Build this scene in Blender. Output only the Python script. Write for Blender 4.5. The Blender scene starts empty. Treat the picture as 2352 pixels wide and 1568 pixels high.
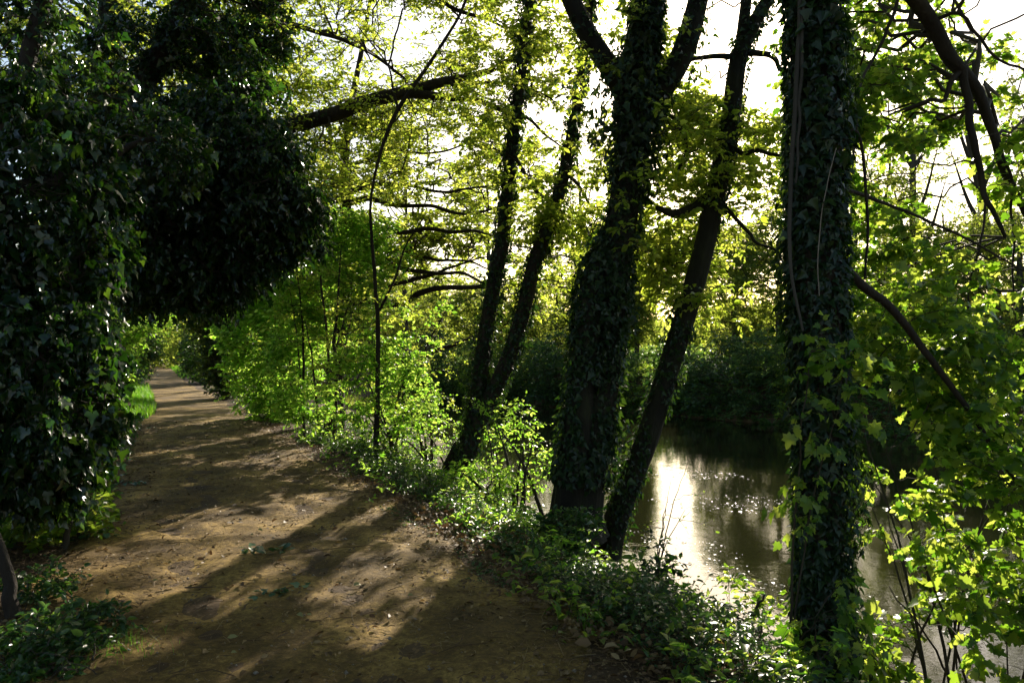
import bpy, math
import numpy as np
rng = np.random.default_rng(11)
S = bpy.context.scene
COL = S.collection
F, CX, HY, CZ = 1700.0, 1176.0, 800.0, 1.6


def P(x, y, d):
    """point seen at (x, y) of a 2352 px wide frame, d metres ahead of the eye"""
    return np.array([(x - CX) / F * d, d, CZ - (y - HY) / F * d])


def nrm(a):
    return a / (np.linalg.norm(a, axis=-1, keepdims=True) + 1e-9)


# ------------------------------------------------------------------ terrain
YR = np.array([-30, -10, 0, 3.5, 4.3, 6, 8.8, 13.6, 21, 34, 54, 80, 140, 260.])
XRv = np.array([14.5, 6.3, 2.15, .68, .33, -.45, -1.75, -4.2, -8.0, -14.9, -24.6, -37.5, -67, -125])
YW = np.array([-30, -10, 0, 4, 7.1, 8.8, 10.75, 16, 27.7, 40, 60, 90, 150, 300.])
XWv = np.array([16, 8.6, 5.2, 3.55, 2.6, 2.0, 1.6, -.3, -3.2, -8.5, -19, -35, -68, -150])
YF = np.array([-60, -20, 0, 10, 20, 30, 36, 42, 60, 90, 150, 300.])
XFv = np.array([36, 28, 24.5, 21.5, 17, 11, 5.5, -.5, -10, -26, -58, -140])
XR = lambda y: np.interp(y, YR, XRv)
XW = lambda y: np.interp(y, YW, XWv)
XF = lambda y: np.interp(y, YF, XFv)
WID = lambda y: np.interp(y, [0, 5, 9, 15, 19, 30, 200], [3.4, 3.3, 3.0, 2.7, 2.3, 2.1, 2.0])
XL = lambda y: XR(y) - WID(y)
sm = lambda t: np.clip(t, 0, 1) ** 2 * (3 - 2 * np.clip(t, 0, 1))


class Noise:
    def __init__(s, seed, n=24, f=1.0):
        r = np.random.default_rng(seed)
        a = r.uniform(0, 6.28, n)
        k = f * np.exp(r.uniform(-.7, .7, n))
        s.kx, s.ky, s.kz = np.cos(a) * k, np.sin(a) * k, r.uniform(-1, 1, n) * f
        s.p = r.uniform(0, 6.28, n)

    def __call__(s, x, y, z=0.0):
        x = np.asarray(x, float)
        out = np.zeros(np.broadcast(x, y, z).shape)
        for i in range(len(s.p)):
            out += np.sin(s.kx[i] * x + s.ky[i] * y + s.kz[i] * z + s.p[i])
        return out / math.sqrt(len(s.p))


nA, nB, nC, nD = Noise(1, 16, .5), Noise(2, 20, 2.2), Noise(3, 24, 9.), Noise(4, 20, 26.)


def ground_z(x, y):
    xr, xw, xf = XR(y), XW(y), XF(y)
    z = np.zeros(np.broadcast(x, y).shape)
    t = (x - xr - .35) / (xw - xr - .35)
    z = np.where(t > 0, -1.5 * sm(t * .93) * 1.02 , z)
    mid = (xw + xf) / 2
    z = np.where(x > xw, -1.52 - .9 * sm((x - xw) / 2.0), z)
    tf = (x - xf + 2.0) / 2.0
    zf = -2.4 + .9 * sm(tf) + 1.9 * sm((x - xf) / 2.6) + .7 * sm((x - xf - 3) / 12)
    z = np.where(x > mid, zf, z)
    # left side rises a little
    tl = (XL(y) - x)
    z = z + np.where(tl > 0, .16 * sm(tl / 1.2) + .8 * sm((tl - 2) / 12), 0)
    onpath = sm((x - XL(y) + .3) / .4) * sm((xr - x + .3) / .4)
    rough = .05 * nA(x, y) + .035 * nB(x, y) + .012 * nC(x, y)
    z = z + rough * (1 - .72 * onpath)
    return z


def in_water(x, y):
    return (x > XW(y)) & (x < XF(y))


# ------------------------------------------------------------------ mesh build
def mesh_obj(name, V, faces, mat, parent=None, smooth=False, base=None, mats=None, midx=None):
    """faces: list of (M,k) int arrays"""
    V = np.asarray(V, np.float32)
    if base is not None:
        V = V - np.asarray(base, np.float32)
    me = bpy.data.meshes.new(name)
    me.vertices.add(len(V))
    me.vertices.foreach_set('co', V.ravel())
    faces = [f for f in faces if len(f)]
    nl = sum(f.size for f in faces)
    nf = sum(len(f) for f in faces)
    me.loops.add(nl)
    me.loops.foreach_set('vertex_index', np.concatenate([f.ravel() for f in faces]).astype(np.int32))
    me.polygons.add(nf)
    tot = np.concatenate([np.full(len(f), f.shape[1]) for f in faces])
    st = np.concatenate([[0], np.cumsum(tot)[:-1]])
    me.polygons.foreach_set('loop_start', st.astype(np.int32))
    me.polygons.foreach_set('loop_total', tot.astype(np.int32))
    if smooth:
        me.polygons.foreach_set('use_smooth', np.ones(nf, bool))
    me.materials.append(mat)
    me.update(calc_edges=True)
    o = bpy.data.objects.new(name, me)
    COL.objects.link(o)
    if parent is not None:
        o.parent = parent
    return o


def tag(o, label, cat, group=None, kind=None):
    if label:
        o['label'] = label
    if cat:
        o['category'] = cat
    if group:
        o['group'] = group
    if kind:
        o['kind'] = kind
    return o


def thing(name, base, label, cat, group=None):
    o = bpy.data.objects.new(name, None)
    COL.objects.link(o)
    o.location = [float(v) for v in base]
    o.empty_display_size = .2
    return tag(o, label, cat, group)


def cat_rom(pts, n):
    pts = np.asarray(pts, float)
    k = len(pts)
    if k == 2:
        t = np.linspace(0, 1, n)[:, None]
        return pts[0] * (1 - t) + pts[1] * t
    p = np.vstack([2 * pts[0] - pts[1], pts, 2 * pts[-1] - pts[-2]])
    u = np.linspace(0, k - 1 - 1e-6, n)
    i = u.astype(int)
    t = (u - i)[:, None]
    a, b, c, d = p[i], p[i + 1], p[i + 2], p[i + 3]
    return .5 * (2 * b + (c - a) * t + (2 * a - 5 * b + 4 * c - d) * t ** 2 + (3 * b - a - 3 * c + d) * t ** 3)


def limb(spec, n=None, wob=.0, d0=None):
    """spec: list of (x, y, d, r) -> centreline, radii"""
    spec = np.array(spec, float)
    pts = np.array([P(a[0], a[1], a[2]) for a in spec])
    q = cat_rom(np.hstack([pts, spec[:, 3:4]]), n or max(8, len(spec) * 5))
    c, r = q[:, :3].copy(), np.maximum(q[:, 3], .003)
    if wob:
        s = np.arange(len(c))
        kn = max(4, len(c) // 3)
        off = rng.normal(size=(kn, 3)) * wob * 1.1
        off[0] = 0
        c += cat_rom(off, len(c)) + rng.normal(size=c.shape) * wob * .12
    return c, r


def tubes(Pn, Rn, s=5):
    """batch of tubes. Pn (N,K,3) Rn (N,K)"""
    N, K, _ = Pn.shape
    T = nrm(np.gradient(Pn, axis=1))
    mean = nrm(Pn[:, -1] - Pn[:, 0])
    ref = np.where(np.abs(mean[:, 2:3]) > .7, np.array([[1., .2, 0]]), np.array([[0, 0, 1.]]))
    U = nrm(np.cross(T, ref[:, None, :]))
    W = np.cross(T, U)
    a = np.linspace(0, 2 * np.pi, s, endpoint=False)
    ring = U[:, :, None, :] * np.cos(a)[None, None, :, None] + W[:, :, None, :] * np.sin(a)[None, None, :, None]
    V = (Pn[:, :, None, :] + Rn[:, :, None, None] * ring).reshape(-1, 3)
    idx = np.arange(N * K * s).reshape(N, K, s)
    A, B = idx[:, :-1], idx[:, 1:]
    Fq = np.stack([A, np.roll(A, -1, 2), np.roll(B, -1, 2), B], -1).reshape(-1, 4)
    return V, Fq


def bark_tube(c, r, s=20, amp=.08, fine=1.0, seed=0, flare=0.0):
    """one thick trunk with lobed, furrowed section"""
    L = np.concatenate([[0], np.cumsum(np.linalg.norm(np.diff(c, axis=0), axis=1))])
    n = max(12, int(L[-1] / .07))
    q = cat_rom(np.hstack([c, r[:, None]]), n)
    c, r = q[:, :3], q[:, 3]
    T = nrm(np.gradient(c, axis=0))
    ref = np.array([0.3, 1, 0.1])
    U = nrm(np.cross(T, ref))
    W = np.cross(T, U)
    a = np.linspace(0, 2 * np.pi, s, endpoint=False)
    h = np.linspace(0, L[-1], n)
    A, H = np.meshgrid(a, h)
    g = np.random.default_rng(seed)
    d = np.zeros_like(A)
    for k, w in ((2, .5), (3, .5), (5, .35), (8, .25 * fine), (11, .22 * fine), (17, .18 * fine), (23, .14 * fine)):
        d += w * np.sin(k * A + g.uniform(0, 6) + .8 * np.sin(H * g.uniform(.5, 1.6) + g.uniform(0, 6)))
    d += .25 * np.sin(H * g.uniform(3, 6) + g.uniform(0, 6) + A)
    rr = r[:, None] * (1 + amp * d)
    if flare:
        rr *= 1 + flare * np.exp(-H / .28) * (1 + .35 * np.sin(3 * A + 1))
    V = c[:, None, :] + rr[..., None] * (U[:, None, :] * np.cos(A)[..., None] + W[:, None, :] * np.sin(A)[..., None])
    idx = np.arange(n * s).reshape(n, s)
    X, Y = idx[:-1], idx[1:]
    Fq = np.stack([X, np.roll(X, -1, 1), np.roll(Y, -1, 1), Y], -1).reshape(-1, 4)
    V = V.reshape(-1, 3)
    top = len(V)
    V = np.vstack([V, c[-1] + T[-1] * r[-1] * .6])
    Ft = np.stack([idx[-1], np.roll(idx[-1], -1), np.full(s, top)], -1)
    return V, [Fq, Ft]


# leaf templates: (verts, faces)
def _t(v, f):
    return np.array(v, float), np.array(f, int)


DIAMOND = _t([(0, 0, 0), (.45, .27, .10), (1, 0, -.06), (.45, -.27, .10)], [(0, 1, 2), (0, 2, 3)])
OVAL = _t([(0, 0, 0), (.28, .27, .09), (.68, .24, .07), (1, 0, -.08), (.68, -.24, .07), (.28, -.27, .09), (.5, 0, 0)],
          [(0, 6, 1), (1, 6, 2), (2, 6, 3), (3, 6, 4), (4, 6, 5), (5, 6, 0)])
IVY = _t([(0, 0, 0), (-.1, .3, .03), (.22, .48, .0), (.42, .25, .05), (1, 0, -.10), (.42, -.25, .05), (.22, -.48, 0), (-.1, -.3, .03), (.3, 0, -.02)],
         [(0, 8, 1), (1, 8, 2), (2, 8, 3), (3, 8, 4), (4, 8, 5), (5, 8, 6), (6, 8, 7), (7, 8, 0)])
IVY5 = _t([(0, 0, 0), (.1, .42, .02), (.45, .22, .05), (1, 0, -.10), (.45, -.22, .05), (.1, -.42, .02)],
          [(0, 2, 1), (0, 3, 2), (0, 4, 3), (0, 5, 4)])
_mp = [(0, 0), (-.12, .22), (.10, .30), (.12, .58), (.34, .44), (.55, .52), (.58, .22), (.78, .20), (1.02, 0)]
_mv = [(x, y, .10 * abs(y) - .12 * x * x) for x, y in _mp] + [(x, -y, .10 * abs(y) - .12 * x * x) for x, y in _mp[-2:0:-1]]
_mv.append((.30, 0, 0))
MAPLE = _t(_mv, [(i, len(_mv) - 1, (i + 1) % (len(_mv) - 1)) for i in range(len(_mv) - 1)])


def leaves(C, A, Nn, size, tmpl):
    """C centre (base), A axis, Nn normal hints, size (N,)"""
    v, f = tmpl
    A = nrm(A)
    Sd = nrm(np.cross(Nn, A))
    Nn = np.cross(A, Sd)
    n = len(C)
    curl = rng.uniform(.3, 2.6, (n, 1, 1))
    V = C[:, None, :] + size[:, None, None] * (A[:, None, :] * v[None, :, 0:1] + Sd[:, None, :] * v[None, :, 1:2] * rng.uniform(.75, 1.1, (n, 1, 1)) + Nn[:, None, :] * v[None, :, 2:3] * curl)
    Fc = f[None] + (np.arange(n) * len(v))[:, None, None]
    return V.reshape(-1, 3), Fc.reshape(-1, f.shape[1])


class Geo:
    def __init__(s):
        s.V, s.F, s.n = [], [], 0

    def add(s, V, Fs):
        if not isinstance(Fs, list):
            Fs = [Fs]
        s.V.append(V)
        for f in Fs:
            s.F.append(f + s.n)
        s.n += len(V)

    def build(s, name, mat, parent=None, base=None, smooth=False):
        if not s.V:
            return None
        return mesh_obj(name, np.vstack(s.V), s.F, mat, parent, smooth, base)


def runit(n):
    return nrm(rng.normal(size=(n, 3)))


# ------------------------------------------------------------------ foliage
def E(x, y, d, rx, ry, rd, n):
    return (P(x, y, d), np.array([rx / F * d, rd, ry / F * d]), n)


def sample_ell(ells, shell=.35, hole=None):
    out = []
    for c, r, n in ells:
        u = runit(n) * (rng.uniform(0, 1, (n, 1)) ** (1 / 3) * (1 - shell) + shell * rng.uniform(.85, 1, (n, 1)))
        p = c + u * r
        out.append(p)
    p = np.vstack(out)
    if hole is not None:
        nz = Noise(hole[1], 18, hole[2])
        keep = nz(p[:, 0], p[:, 1], p[:, 2] * 1.3) > hole[0]
        p = p[keep]
    return p


def connectors(C, SK, K=6, r0=.02, r1=.006, sag=.08, up=.35):
    """branches from skeleton points to clump centres"""
    D = np.linalg.norm(C[:, None, :] - SK[None, :, :3], axis=2)
    D += up * np.maximum(0, SK[None, :, 2] - C[:, None, 2])
    j = D.argmin(1)
    st = SK[j, :3]
    L = np.linalg.norm(C - st, axis=1)
    t = np.linspace(0, 1, K)[None, :, None]
    Pn = st[:, None, :] * (1 - t) + C[:, None, :] * t
    off = runit(len(C))
    off[:, 2] += .5
    Pn += (np.sin(np.pi * t) * (off * (L[:, None] * sag * rng.uniform(.5, 1.6, (len(C), 1))))[:, None, :])
    wob = rng.normal(size=Pn.shape) * (L[:, None, None] * .03)
    wob[:, 0] = 0
    wob[:, -1] = 0
    Pn += wob
    rs = np.minimum(SK[j, 3] * .7, r0 * np.clip(L / 1.5, .35, 2))
    Rn = rs[:, None] * (1 - t[..., 0]) + r1 * t[..., 0]
    return Pn, Rn


def foliage(SK, ells, tw=5, clump=.35, m=5, ls=.05, tmpl=DIAMOND, hole=(-.6, 5, 2.0), shell=.3, flat=.45,
            r0=.02, r1=.005, rt=.0022, up=.9, droop=.15, tiers=True, sag=.08, facing=None, ts=3, lf=1.0):
    """returns (wood Geo, leaf Geo): hierarchical branches filling the given ellipsoids"""
    C = sample_ell(ells, shell, hole)
    SKa = SK
    wood, lv = Geo(), Geo()
    if tiers:
        k = max(4, len(C) // 9)
        sel = rng.permutation(len(C))
        C1, C2 = C[sel[:k]], C[sel[k:]]
        P1, R1 = connectors(C1, SKa, 9, r0, r1 * 1.6, sag)
        wood.add(*tubes(P1, R1, 5))
        SK1 = np.concatenate([P1[:, 2:], R1[:, 2:, None]], 2).reshape(-1, 4)
        P2, R2 = connectors(C2, np.vstack([SK1, SKa]), 6, r0 * .55, r1, sag)
        wood.add(*tubes(P2, R2, 4))
        dirs = np.concatenate([P1[:, -1] - P1[:, -3], P2[:, -1] - P2[:, -3]])
        C = np.vstack([C1, C2])
    else:
        P2, R2 = connectors(C, SKa, 6, r0, r1, sag)
        wood.add(*tubes(P2, R2, 4))
        dirs = P2[:, -1] - P2[:, -3]
    dirs = nrm(dirs)
    n = len(C)
    # twigs
    c = np.repeat(C, tw, 0)
    g = np.repeat(dirs, tw, 0)
    d = runit(n * tw) + g * .7
    d[:, 2] *= flat
    d[:, 2] += .12
    d = nrm(d)
    ln = clump * rng.uniform(.5, 1.25, n * tw)
    K = 4
    Pn = np.zeros((n * tw, K, 3))
    Pn[:, 0] = c + rng.normal(size=c.shape) * clump * .12
    dd = d.copy()
    for i in range(1, K):
        dd = nrm(dd + rng.normal(size=dd.shape) * .18 + np.array([0, 0, -droop * .5]))
        Pn[:, i] = Pn[:, i - 1] + dd * (ln / (K - 1))[:, None]
    Rn = np.linspace(r1 * .7, rt * .5, K)[None] * np.ones((n * tw, 1))
    wood.add(*tubes(Pn, Rn, ts))
    # leaves along the twigs
    u = (np.arange(m)[None] + rng.uniform(.1, 1, (n * tw, m))) / m
    u = np.clip(u * 1.03, 0, 1)
    x = u * (K - 1)
    i0 = np.minimum(x.astype(int), K - 2)
    fr = (x - i0)[..., None]
    ar = np.arange(n * tw)[:, None]
    q = Pn[ar, i0] * (1 - fr) + Pn[ar, i0 + 1] * fr
    T = nrm(Pn[ar, i0 + 1] - Pn[ar, i0])
    N = n * tw * m
    q, T = q.reshape(-1, 3), T.reshape(-1, 3)
    if lf < 1:
        kp = rng.uniform(size=N) < lf
        q, T = q[kp], T[kp]
        N = len(q)
    side = nrm(np.cross(T, np.array([0, 0, 1.]))) * rng.choice([-1, 1], (N, 1))
    ax = nrm(T * .6 + side * rng.uniform(.3, 1, (N, 1)) + runit(N) * .45 + np.array([0, 0, -droop]))
    nn = nrm(np.array([0, 0, up]) + runit(N))
    sz = ls * rng.lognormal(0, .36, N).clip(.35, 1.9)
    V, f = leaves(q + ax * (sz * .12)[:, None], ax, nn, sz, tmpl)
    lv.add(V, f)
    return wood, lv


def ivy_coat(c, r, dens, ls, out=.06, tmpl=IVY5, tuft=.25, t0=0., t1=1., hole=None, hang=.7):
    """ivy leaves over a limb; dens = leaves per square metre of bark"""
    L = np.concatenate([[0], np.cumsum(np.linalg.norm(np.diff(c, axis=0), axis=1))])
    area = np.sum((lambda f_: .5*(f_[1:]+f_[:-1])*np.diff(L))(2 * np.pi * r)) * (t1 - t0)
    n = int(area * dens) + 4
    u = rng.uniform(t0, t1, n) * L[-1]
    p = np.stack([np.interp(u, L, c[:, k]) for k in range(3)], 1)
    rr = np.interp(u, L, r)
    i = np.clip(np.searchsorted(L, u) - 1, 0, len(c) - 2)
    T = nrm(c[i + 1] - c[i])
    q = runit(n)
    q = nrm(q - (q * T).sum(1, keepdims=True) * T)
    nz = Noise(int(rng.integers(1e6)), 14, 3.5)
    bump = nz(p[:, 0] + q[:, 0] * .3, p[:, 1] + q[:, 1] * .3, p[:, 2])
    k = np.ones(n, bool)
    if hole is not None:
        k = bump > hole
    o = rr + out * (.25 + .75 * rng.uniform(0, 1, n) ** 1.5) + tuft * np.maximum(0, bump - .75) * rng.uniform(0, 1, n)
    C = p + q * o[:, None]
    nn = nrm(q + runit(n) * .45)
    ax = nrm(np.array([0, 0, -hang]) + runit(n) * .6 + q * .25)
    sz = ls * rng.lognormal(0, .3, n).clip(.4, 1.7)
    V, f = leaves(C[k], ax[k], nn[k], sz[k], tmpl)
    return V, f


# ------------------------------------------------------------------ materials
def new_mat(name):
    m = bpy.data.materials.new(name)
    m.use_nodes = True
    nt = m.node_tree
    for n in list(nt.nodes):
        nt.nodes.remove(n)
    return m, nt, nt.nodes.new('ShaderNodeOutputMaterial')


def ramp(nt, stops):
    r = nt.nodes.new('ShaderNodeValToRGB')
    el = r.color_ramp.elements
    while len(el) < len(stops):
        el.new(.5)
    for e, (p, c) in zip(el, stops):
        e.position = p
        e.color = (*c, 1)
    return r


def leaf_mat(name, cols, trans, tw=.5, rough=.4, spec=.5):
    m, nt, out = new_mat(name)
    g = nt.nodes.new('ShaderNodeNewGeometry')
    cr = ramp(nt, [(i / (len(cols) - 1), c) for i, c in enumerate(cols)])
    tr = ramp(nt, [(i / (len(trans) - 1), c) for i, c in enumerate(trans)])
    nt.links.new(g.outputs['Random Per Island'], cr.inputs[0])
    nt.links.new(g.outputs['Random Per Island'], tr.inputs[0])
    b = nt.nodes.new('ShaderNodeBsdfPrincipled')
    b.inputs['Roughness'].default_value = rough
    b.inputs['Specular IOR Level'].default_value = spec
    nt.links.new(cr.outputs[0], b.inputs['Base Color'])
    t = nt.nodes.new('ShaderNodeBsdfTranslucent')
    nt.links.new(tr.outputs[0], t.inputs[0])
    mx = nt.nodes.new('ShaderNodeMixShader')
    mx.inputs[0].default_value = tw
    nt.links.new(b.outputs[0], mx.inputs[1])
    nt.links.new(t.outputs[0], mx.inputs[2])
    nt.links.new(mx.outputs[0], out.inputs[0])
    return m


def noise_node(nt, scale, detail=6, rough=.6, vec=None, dim=None):
    n = nt.nodes.new('ShaderNodeTexNoise')
    n.inputs['Scale'].default_value = scale
    n.inputs['Detail'].default_value = detail
    n.inputs['Roughness'].default_value = rough
    if vec is not None:
        nt.links.new(vec, n.inputs['Vector'])
    return n


def bark_mat(name, cols, scale=9, stretch=.22, bump=.5):
    m, nt, out = new_mat(name)
    tc = nt.nodes.new('ShaderNodeTexCoord')
    mp = nt.nodes.new('ShaderNodeMapping')
    mp.inputs['Scale'].default_value = (1, 1, stretch)
    nt.links.new(tc.outputs['Object'], mp.inputs[0])
    n1 = noise_node(nt, scale, 8, .65, mp.outputs[0])
    n2 = noise_node(nt, 2.2, 4, .6, tc.outputs['Object'])
    mx = nt.nodes.new('ShaderNodeMath')
    mx.operation = 'MULTIPLY_ADD'
    mx.inputs[1].default_value = .55
    nt.links.new(n1.outputs[0], mx.inputs[0])
    hm = nt.nodes.new('ShaderNodeMath')
    hm.operation = 'MULTIPLY'
    hm.inputs[1].default_value = .45
    nt.links.new(n2.outputs[0], hm.inputs[0])
    nt.links.new(hm.outputs[0], mx.inputs[2])
    cr = ramp(nt, [(.3 + .4 * i / (len(cols) - 1), c) for i, c in enumerate(cols)])
    nt.links.new(mx.outputs[0], cr.inputs[0])
    b = nt.nodes.new('ShaderNodeBsdfPrincipled')
    b.inputs['Roughness'].default_value = .85
    b.inputs['Specular IOR Level'].default_value = .3
    nt.links.new(cr.outputs[0], b.inputs['Base Color'])
    bp = nt.nodes.new('ShaderNodeBump')
    bp.inputs['Strength'].default_value = bump
    bp.inputs['Distance'].default_value = .07
    nt.links.new(n1.outputs[0], bp.inputs['Height'])
    nt.links.new(bp.outputs[0], b.inputs['Normal'])
    nt.links.new(b.outputs[0], out.inputs[0])
    return m


def soil_mat(name, cols, litter, bump=.6):
    m, nt, out = new_mat(name)
    tc = nt.nodes.new('ShaderNodeTexCoord')
    n1 = noise_node(nt, 1.3, 8, .62, tc.outputs['Object'])
    n2 = noise_node(nt, 26, 8, .7, tc.outputs['Object'])
    n3 = noise_node(nt, 140, 4, .7, tc.outputs['Object'])
    mp = nt.nodes.new('ShaderNodeMapping')
    mp.inputs['Rotation'].default_value = (0, 0, .5)
    mp.inputs['Scale'].default_value = (1, .35, 1)
    nt.links.new(tc.outputs['Object'], mp.inputs[0])
    v = nt.nodes.new('ShaderNodeTexVoronoi')
    v.inputs['Scale'].default_value = 60
    nt.links.new(mp.outputs[0], v.inputs['Vector'])

    def ma(op, a, b, c=None):
        x = nt.nodes.new('ShaderNodeMath')
        x.operation = op
        for i, q in enumerate((a, b, c)):
            if q is None:
                continue
            if isinstance(q, (int, float)):
                x.inputs[i].default_value = q
            else:
                nt.links.new(q, x.inputs[i])
        return x.outputs[0]
    h = ma('ADD', ma('MULTIPLY', n1.outputs[0], .5), ma('ADD', ma('MULTIPLY', n2.outputs[0], .35), ma('MULTIPLY', n3.outputs[0], .15)))
    cr = ramp(nt, [(.36 + .28 * i / (len(cols) - 1), c) for i, c in enumerate(cols)])
    nt.links.new(h, cr.inputs[0])
    # specks of old leaf and twig
    sp = nt.nodes.new('ShaderNodeMath')
    sp.operation = 'GREATER_THAN'
    sp.inputs[1].default_value = litter[0]
    mul = ma('MULTIPLY', v.outputs['Color'], n1.outputs[0])
    nt.links.new(mul, sp.inputs[0])
    mix = nt.nodes.new('ShaderNodeMix')
    mix.data_type = 'RGBA'
    nt.links.new(sp.outputs[0], mix.inputs[0])
    nt.links.new(cr.outputs[0], mix.inputs[6])
    mix.inputs[7].default_value = (*litter[1], 1)
    b = nt.nodes.new('ShaderNodeBsdfPrincipled')
    b.inputs['Roughness'].default_value = .9
    b.inputs['Specular IOR Level'].default_value = .25
    nt.links.new(mix.outputs[2], b.inputs['Base Color'])
    bp = nt.nodes.new('ShaderNodeBump')
    bp.inputs['Strength'].default_value = bump
    bp.inputs['Distance'].default_value = .022
    hh = ma('ADD', ma('MULTIPLY', n2.outputs[0], 1.0), ma('MULTIPLY', n3.outputs[0], .35))
    nt.links.new(hh, bp.inputs['Height'])
    nt.links.new(bp.outputs[0], b.inputs['Normal'])
    nt.links.new(b.outputs[0], out.inputs[0])
    return m


M = {}
M['spring'] = leaf_mat('spring_leaf', [(.05, .10, .012), (.09, .15, .02), (.12, .16, .02)],
                       [(.28, .42, .03), (.50, .62, .05), (.74, .76, .12)], .6, .42, .4)
M['hedge'] = leaf_mat('hedge_leaf', [(.03, .09, .01), (.06, .15, .015), (.10, .17, .02)],
                      [(.20, .50, .03), (.42, .72, .06), (.70, .88, .15)], .68, .38, .4)
M['syc'] = leaf_mat('broad_leaf', [(.04, .09, .012), (.06, .13, .015), (.09, .15, .02)],
                    [(.10, .26, .01), (.32, .50, .03), (.66, .74, .10)], .58, .36, .45)
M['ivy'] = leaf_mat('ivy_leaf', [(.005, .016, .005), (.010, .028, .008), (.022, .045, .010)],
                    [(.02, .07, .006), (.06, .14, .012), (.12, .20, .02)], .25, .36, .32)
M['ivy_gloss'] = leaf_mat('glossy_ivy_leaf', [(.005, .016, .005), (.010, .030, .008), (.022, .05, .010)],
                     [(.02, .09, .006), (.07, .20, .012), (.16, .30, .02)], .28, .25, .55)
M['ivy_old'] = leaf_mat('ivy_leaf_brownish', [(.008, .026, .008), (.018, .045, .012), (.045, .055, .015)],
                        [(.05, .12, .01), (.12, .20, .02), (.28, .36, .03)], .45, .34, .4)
M['bramble'] = leaf_mat('bramble_leaf', [(.012, .04, .010), (.025, .065, .016), (.045, .09, .02)],
                        [(.04, .15, .01), (.12, .28, .03), (.26, .40, .05)], .35, .32, .5)
M['far'] = leaf_mat('far_leaf', [(.03, .06, .015), (.05, .10, .02), (.09, .13, .025)],
                    [(.26, .38, .03), (.46, .56, .06), (.66, .70, .12)], .55, .5, .3)
M['brush'] = leaf_mat('bank_brush_leaf', [(.03, .07, .025), (.05, .10, .035), (.08, .13, .045)],
                      [(.08, .20, .03), (.20, .36, .05), (.40, .52, .08)], .45, .5, .3)  # greens lifted and blued, putting slight distance haze into the leaf colour
M['dry'] = leaf_mat('dry_leaf', [(.07, .04, .018), (.14, .08, .03), (.26, .18, .08)],
                    [(.10, .05, .02), (.2, .12, .04), (.3, .2, .06)], .2, .6, .3)
M['fallen'] = leaf_mat('fallen_pale_leaf', [(.20, .20, .06), (.28, .25, .10)], [(.3, .3, .08), (.3, .3, .1)], .25, .5, .4)
M['grass'] = leaf_mat('grass_blade', [(.03, .10, .01), (.06, .16, .015), (.12, .20, .03)],
                      [(.08, .34, .01), (.20, .50, .02), (.36, .56, .05)], .5, .4, .4)
M['bark'] = bark_mat('dark_bark', [(.008, .006, .004), (.026, .018, .011), (.055, .042, .026)], bump=.9)
M['bark_moss'] = bark_mat('mossy_bark', [(.006, .0045, .003), (.016, .013, .007), (.028, .030, .009)], bump=.9)
M['twig'] = bark_mat('twig_bark', [(.03, .022, .013), (.06, .045, .028)], 20, .3, .2)
M['vine'] = bark_mat('vine_stem', [(.07, .04, .022), (.14, .09, .05)], 30, .2, .3)
M['pale'] = bark_mat('pale_dead_stem', [(.14, .11, .08), (.24, .20, .15)], 30, .2, .2)
M['bankwood'] = bark_mat('grey_bark', [(.03, .027, .02), (.07, .06, .045)], 5, .25, .4)
M['path'] = soil_mat('path_soil', [(.020, .011, .003), (.135, .082, .018), (.44, .290, .076)], (.50, (.10, .06, .03)), .75)
M['ground'] = soil_mat('leafy_ground', [(.03, .018, .008), (.08, .048, .020), (.14, .09, .04)], (.42, (.16, .10, .04)), .8)

# ------------------------------------------------------------------ camera, sun, sky
cam = bpy.data.cameras.new('camera')
co = bpy.data.objects.new('camera', cam)
COL.objects.link(co)
S.camera = co
co.location = (0, 0, CZ)
co.rotation_euler = (math.pi / 2, 0, 0)
cam.sensor_width = 36
cam.lens = 36 * F / 2352
cam.shift_y = 16 / 2352
cam.clip_start = .05
cam.clip_end = 2000

AZ, EL = math.radians(15.9), math.radians(23.4)
sd = np.array([math.sin(AZ) * math.cos(EL), math.cos(AZ) * math.cos(EL), math.sin(EL)])
sun = bpy.data.lights.new('sun', 'SUN')
sun.energy = 5.0
sun.angle = math.radians(.55)
sun.color = (1, .90, .74)
so = bpy.data.objects.new('sun', sun)
COL.objects.link(so)
so.location = (6, 20, 20)
from mathutils import Vector
so.rotation_euler = Vector(sd.tolist()).to_track_quat('Z', 'Y').to_euler()

w = bpy.data.worlds.new('World')
S.world = w
w.use_nodes = True
nt = w.node_tree
bg = nt.nodes['Background']
sk = nt.nodes.new('ShaderNodeTexSky')
sk.sky_type = 'NISHITA'
sk.sun_disc = False
sk.sun_elevation = EL
sk.sun_rotation = AZ
sk.dust_density = 1.7
sk.air_density = 1.2
sk.ozone_density = 1.0
nt.links.new(sk.outputs[0], bg.inputs[0])
bg.inputs[1].default_value = .075

# ------------------------------------------------------------------ setting
def axis_pts(lo, hi, c, fine, n):
    t = np.linspace(-1, 1, n)
    k = np.sign(t) * (np.abs(t) * fine + (1 - fine) * np.abs(t) ** 4)
    return np.where(k < 0, c + k * (c - lo), c + k * (hi - c))


gx = axis_pts(-400, 400, 0, .05, 520)
gy = axis_pts(-60, 700, 8, .05, 520)
X, Y = np.meshgrid(gx, gy)
Z = ground_z(X, Y)
d = np.hypot(X, Y)
idx = np.arange(X.size).reshape(X.shape)
q = np.stack([idx[:-1, :-1], idx[:-1, 1:], idx[1:, 1:], idx[1:, :-1]], -1).reshape(-1, 4)
g = mesh_obj('ground', np.stack([X, Y, Z - .012], -1).reshape(-1, 3), [q], M['ground'], smooth=True)
tag(g, 'dark leafy soil and river banks', None, kind='structure')

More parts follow.
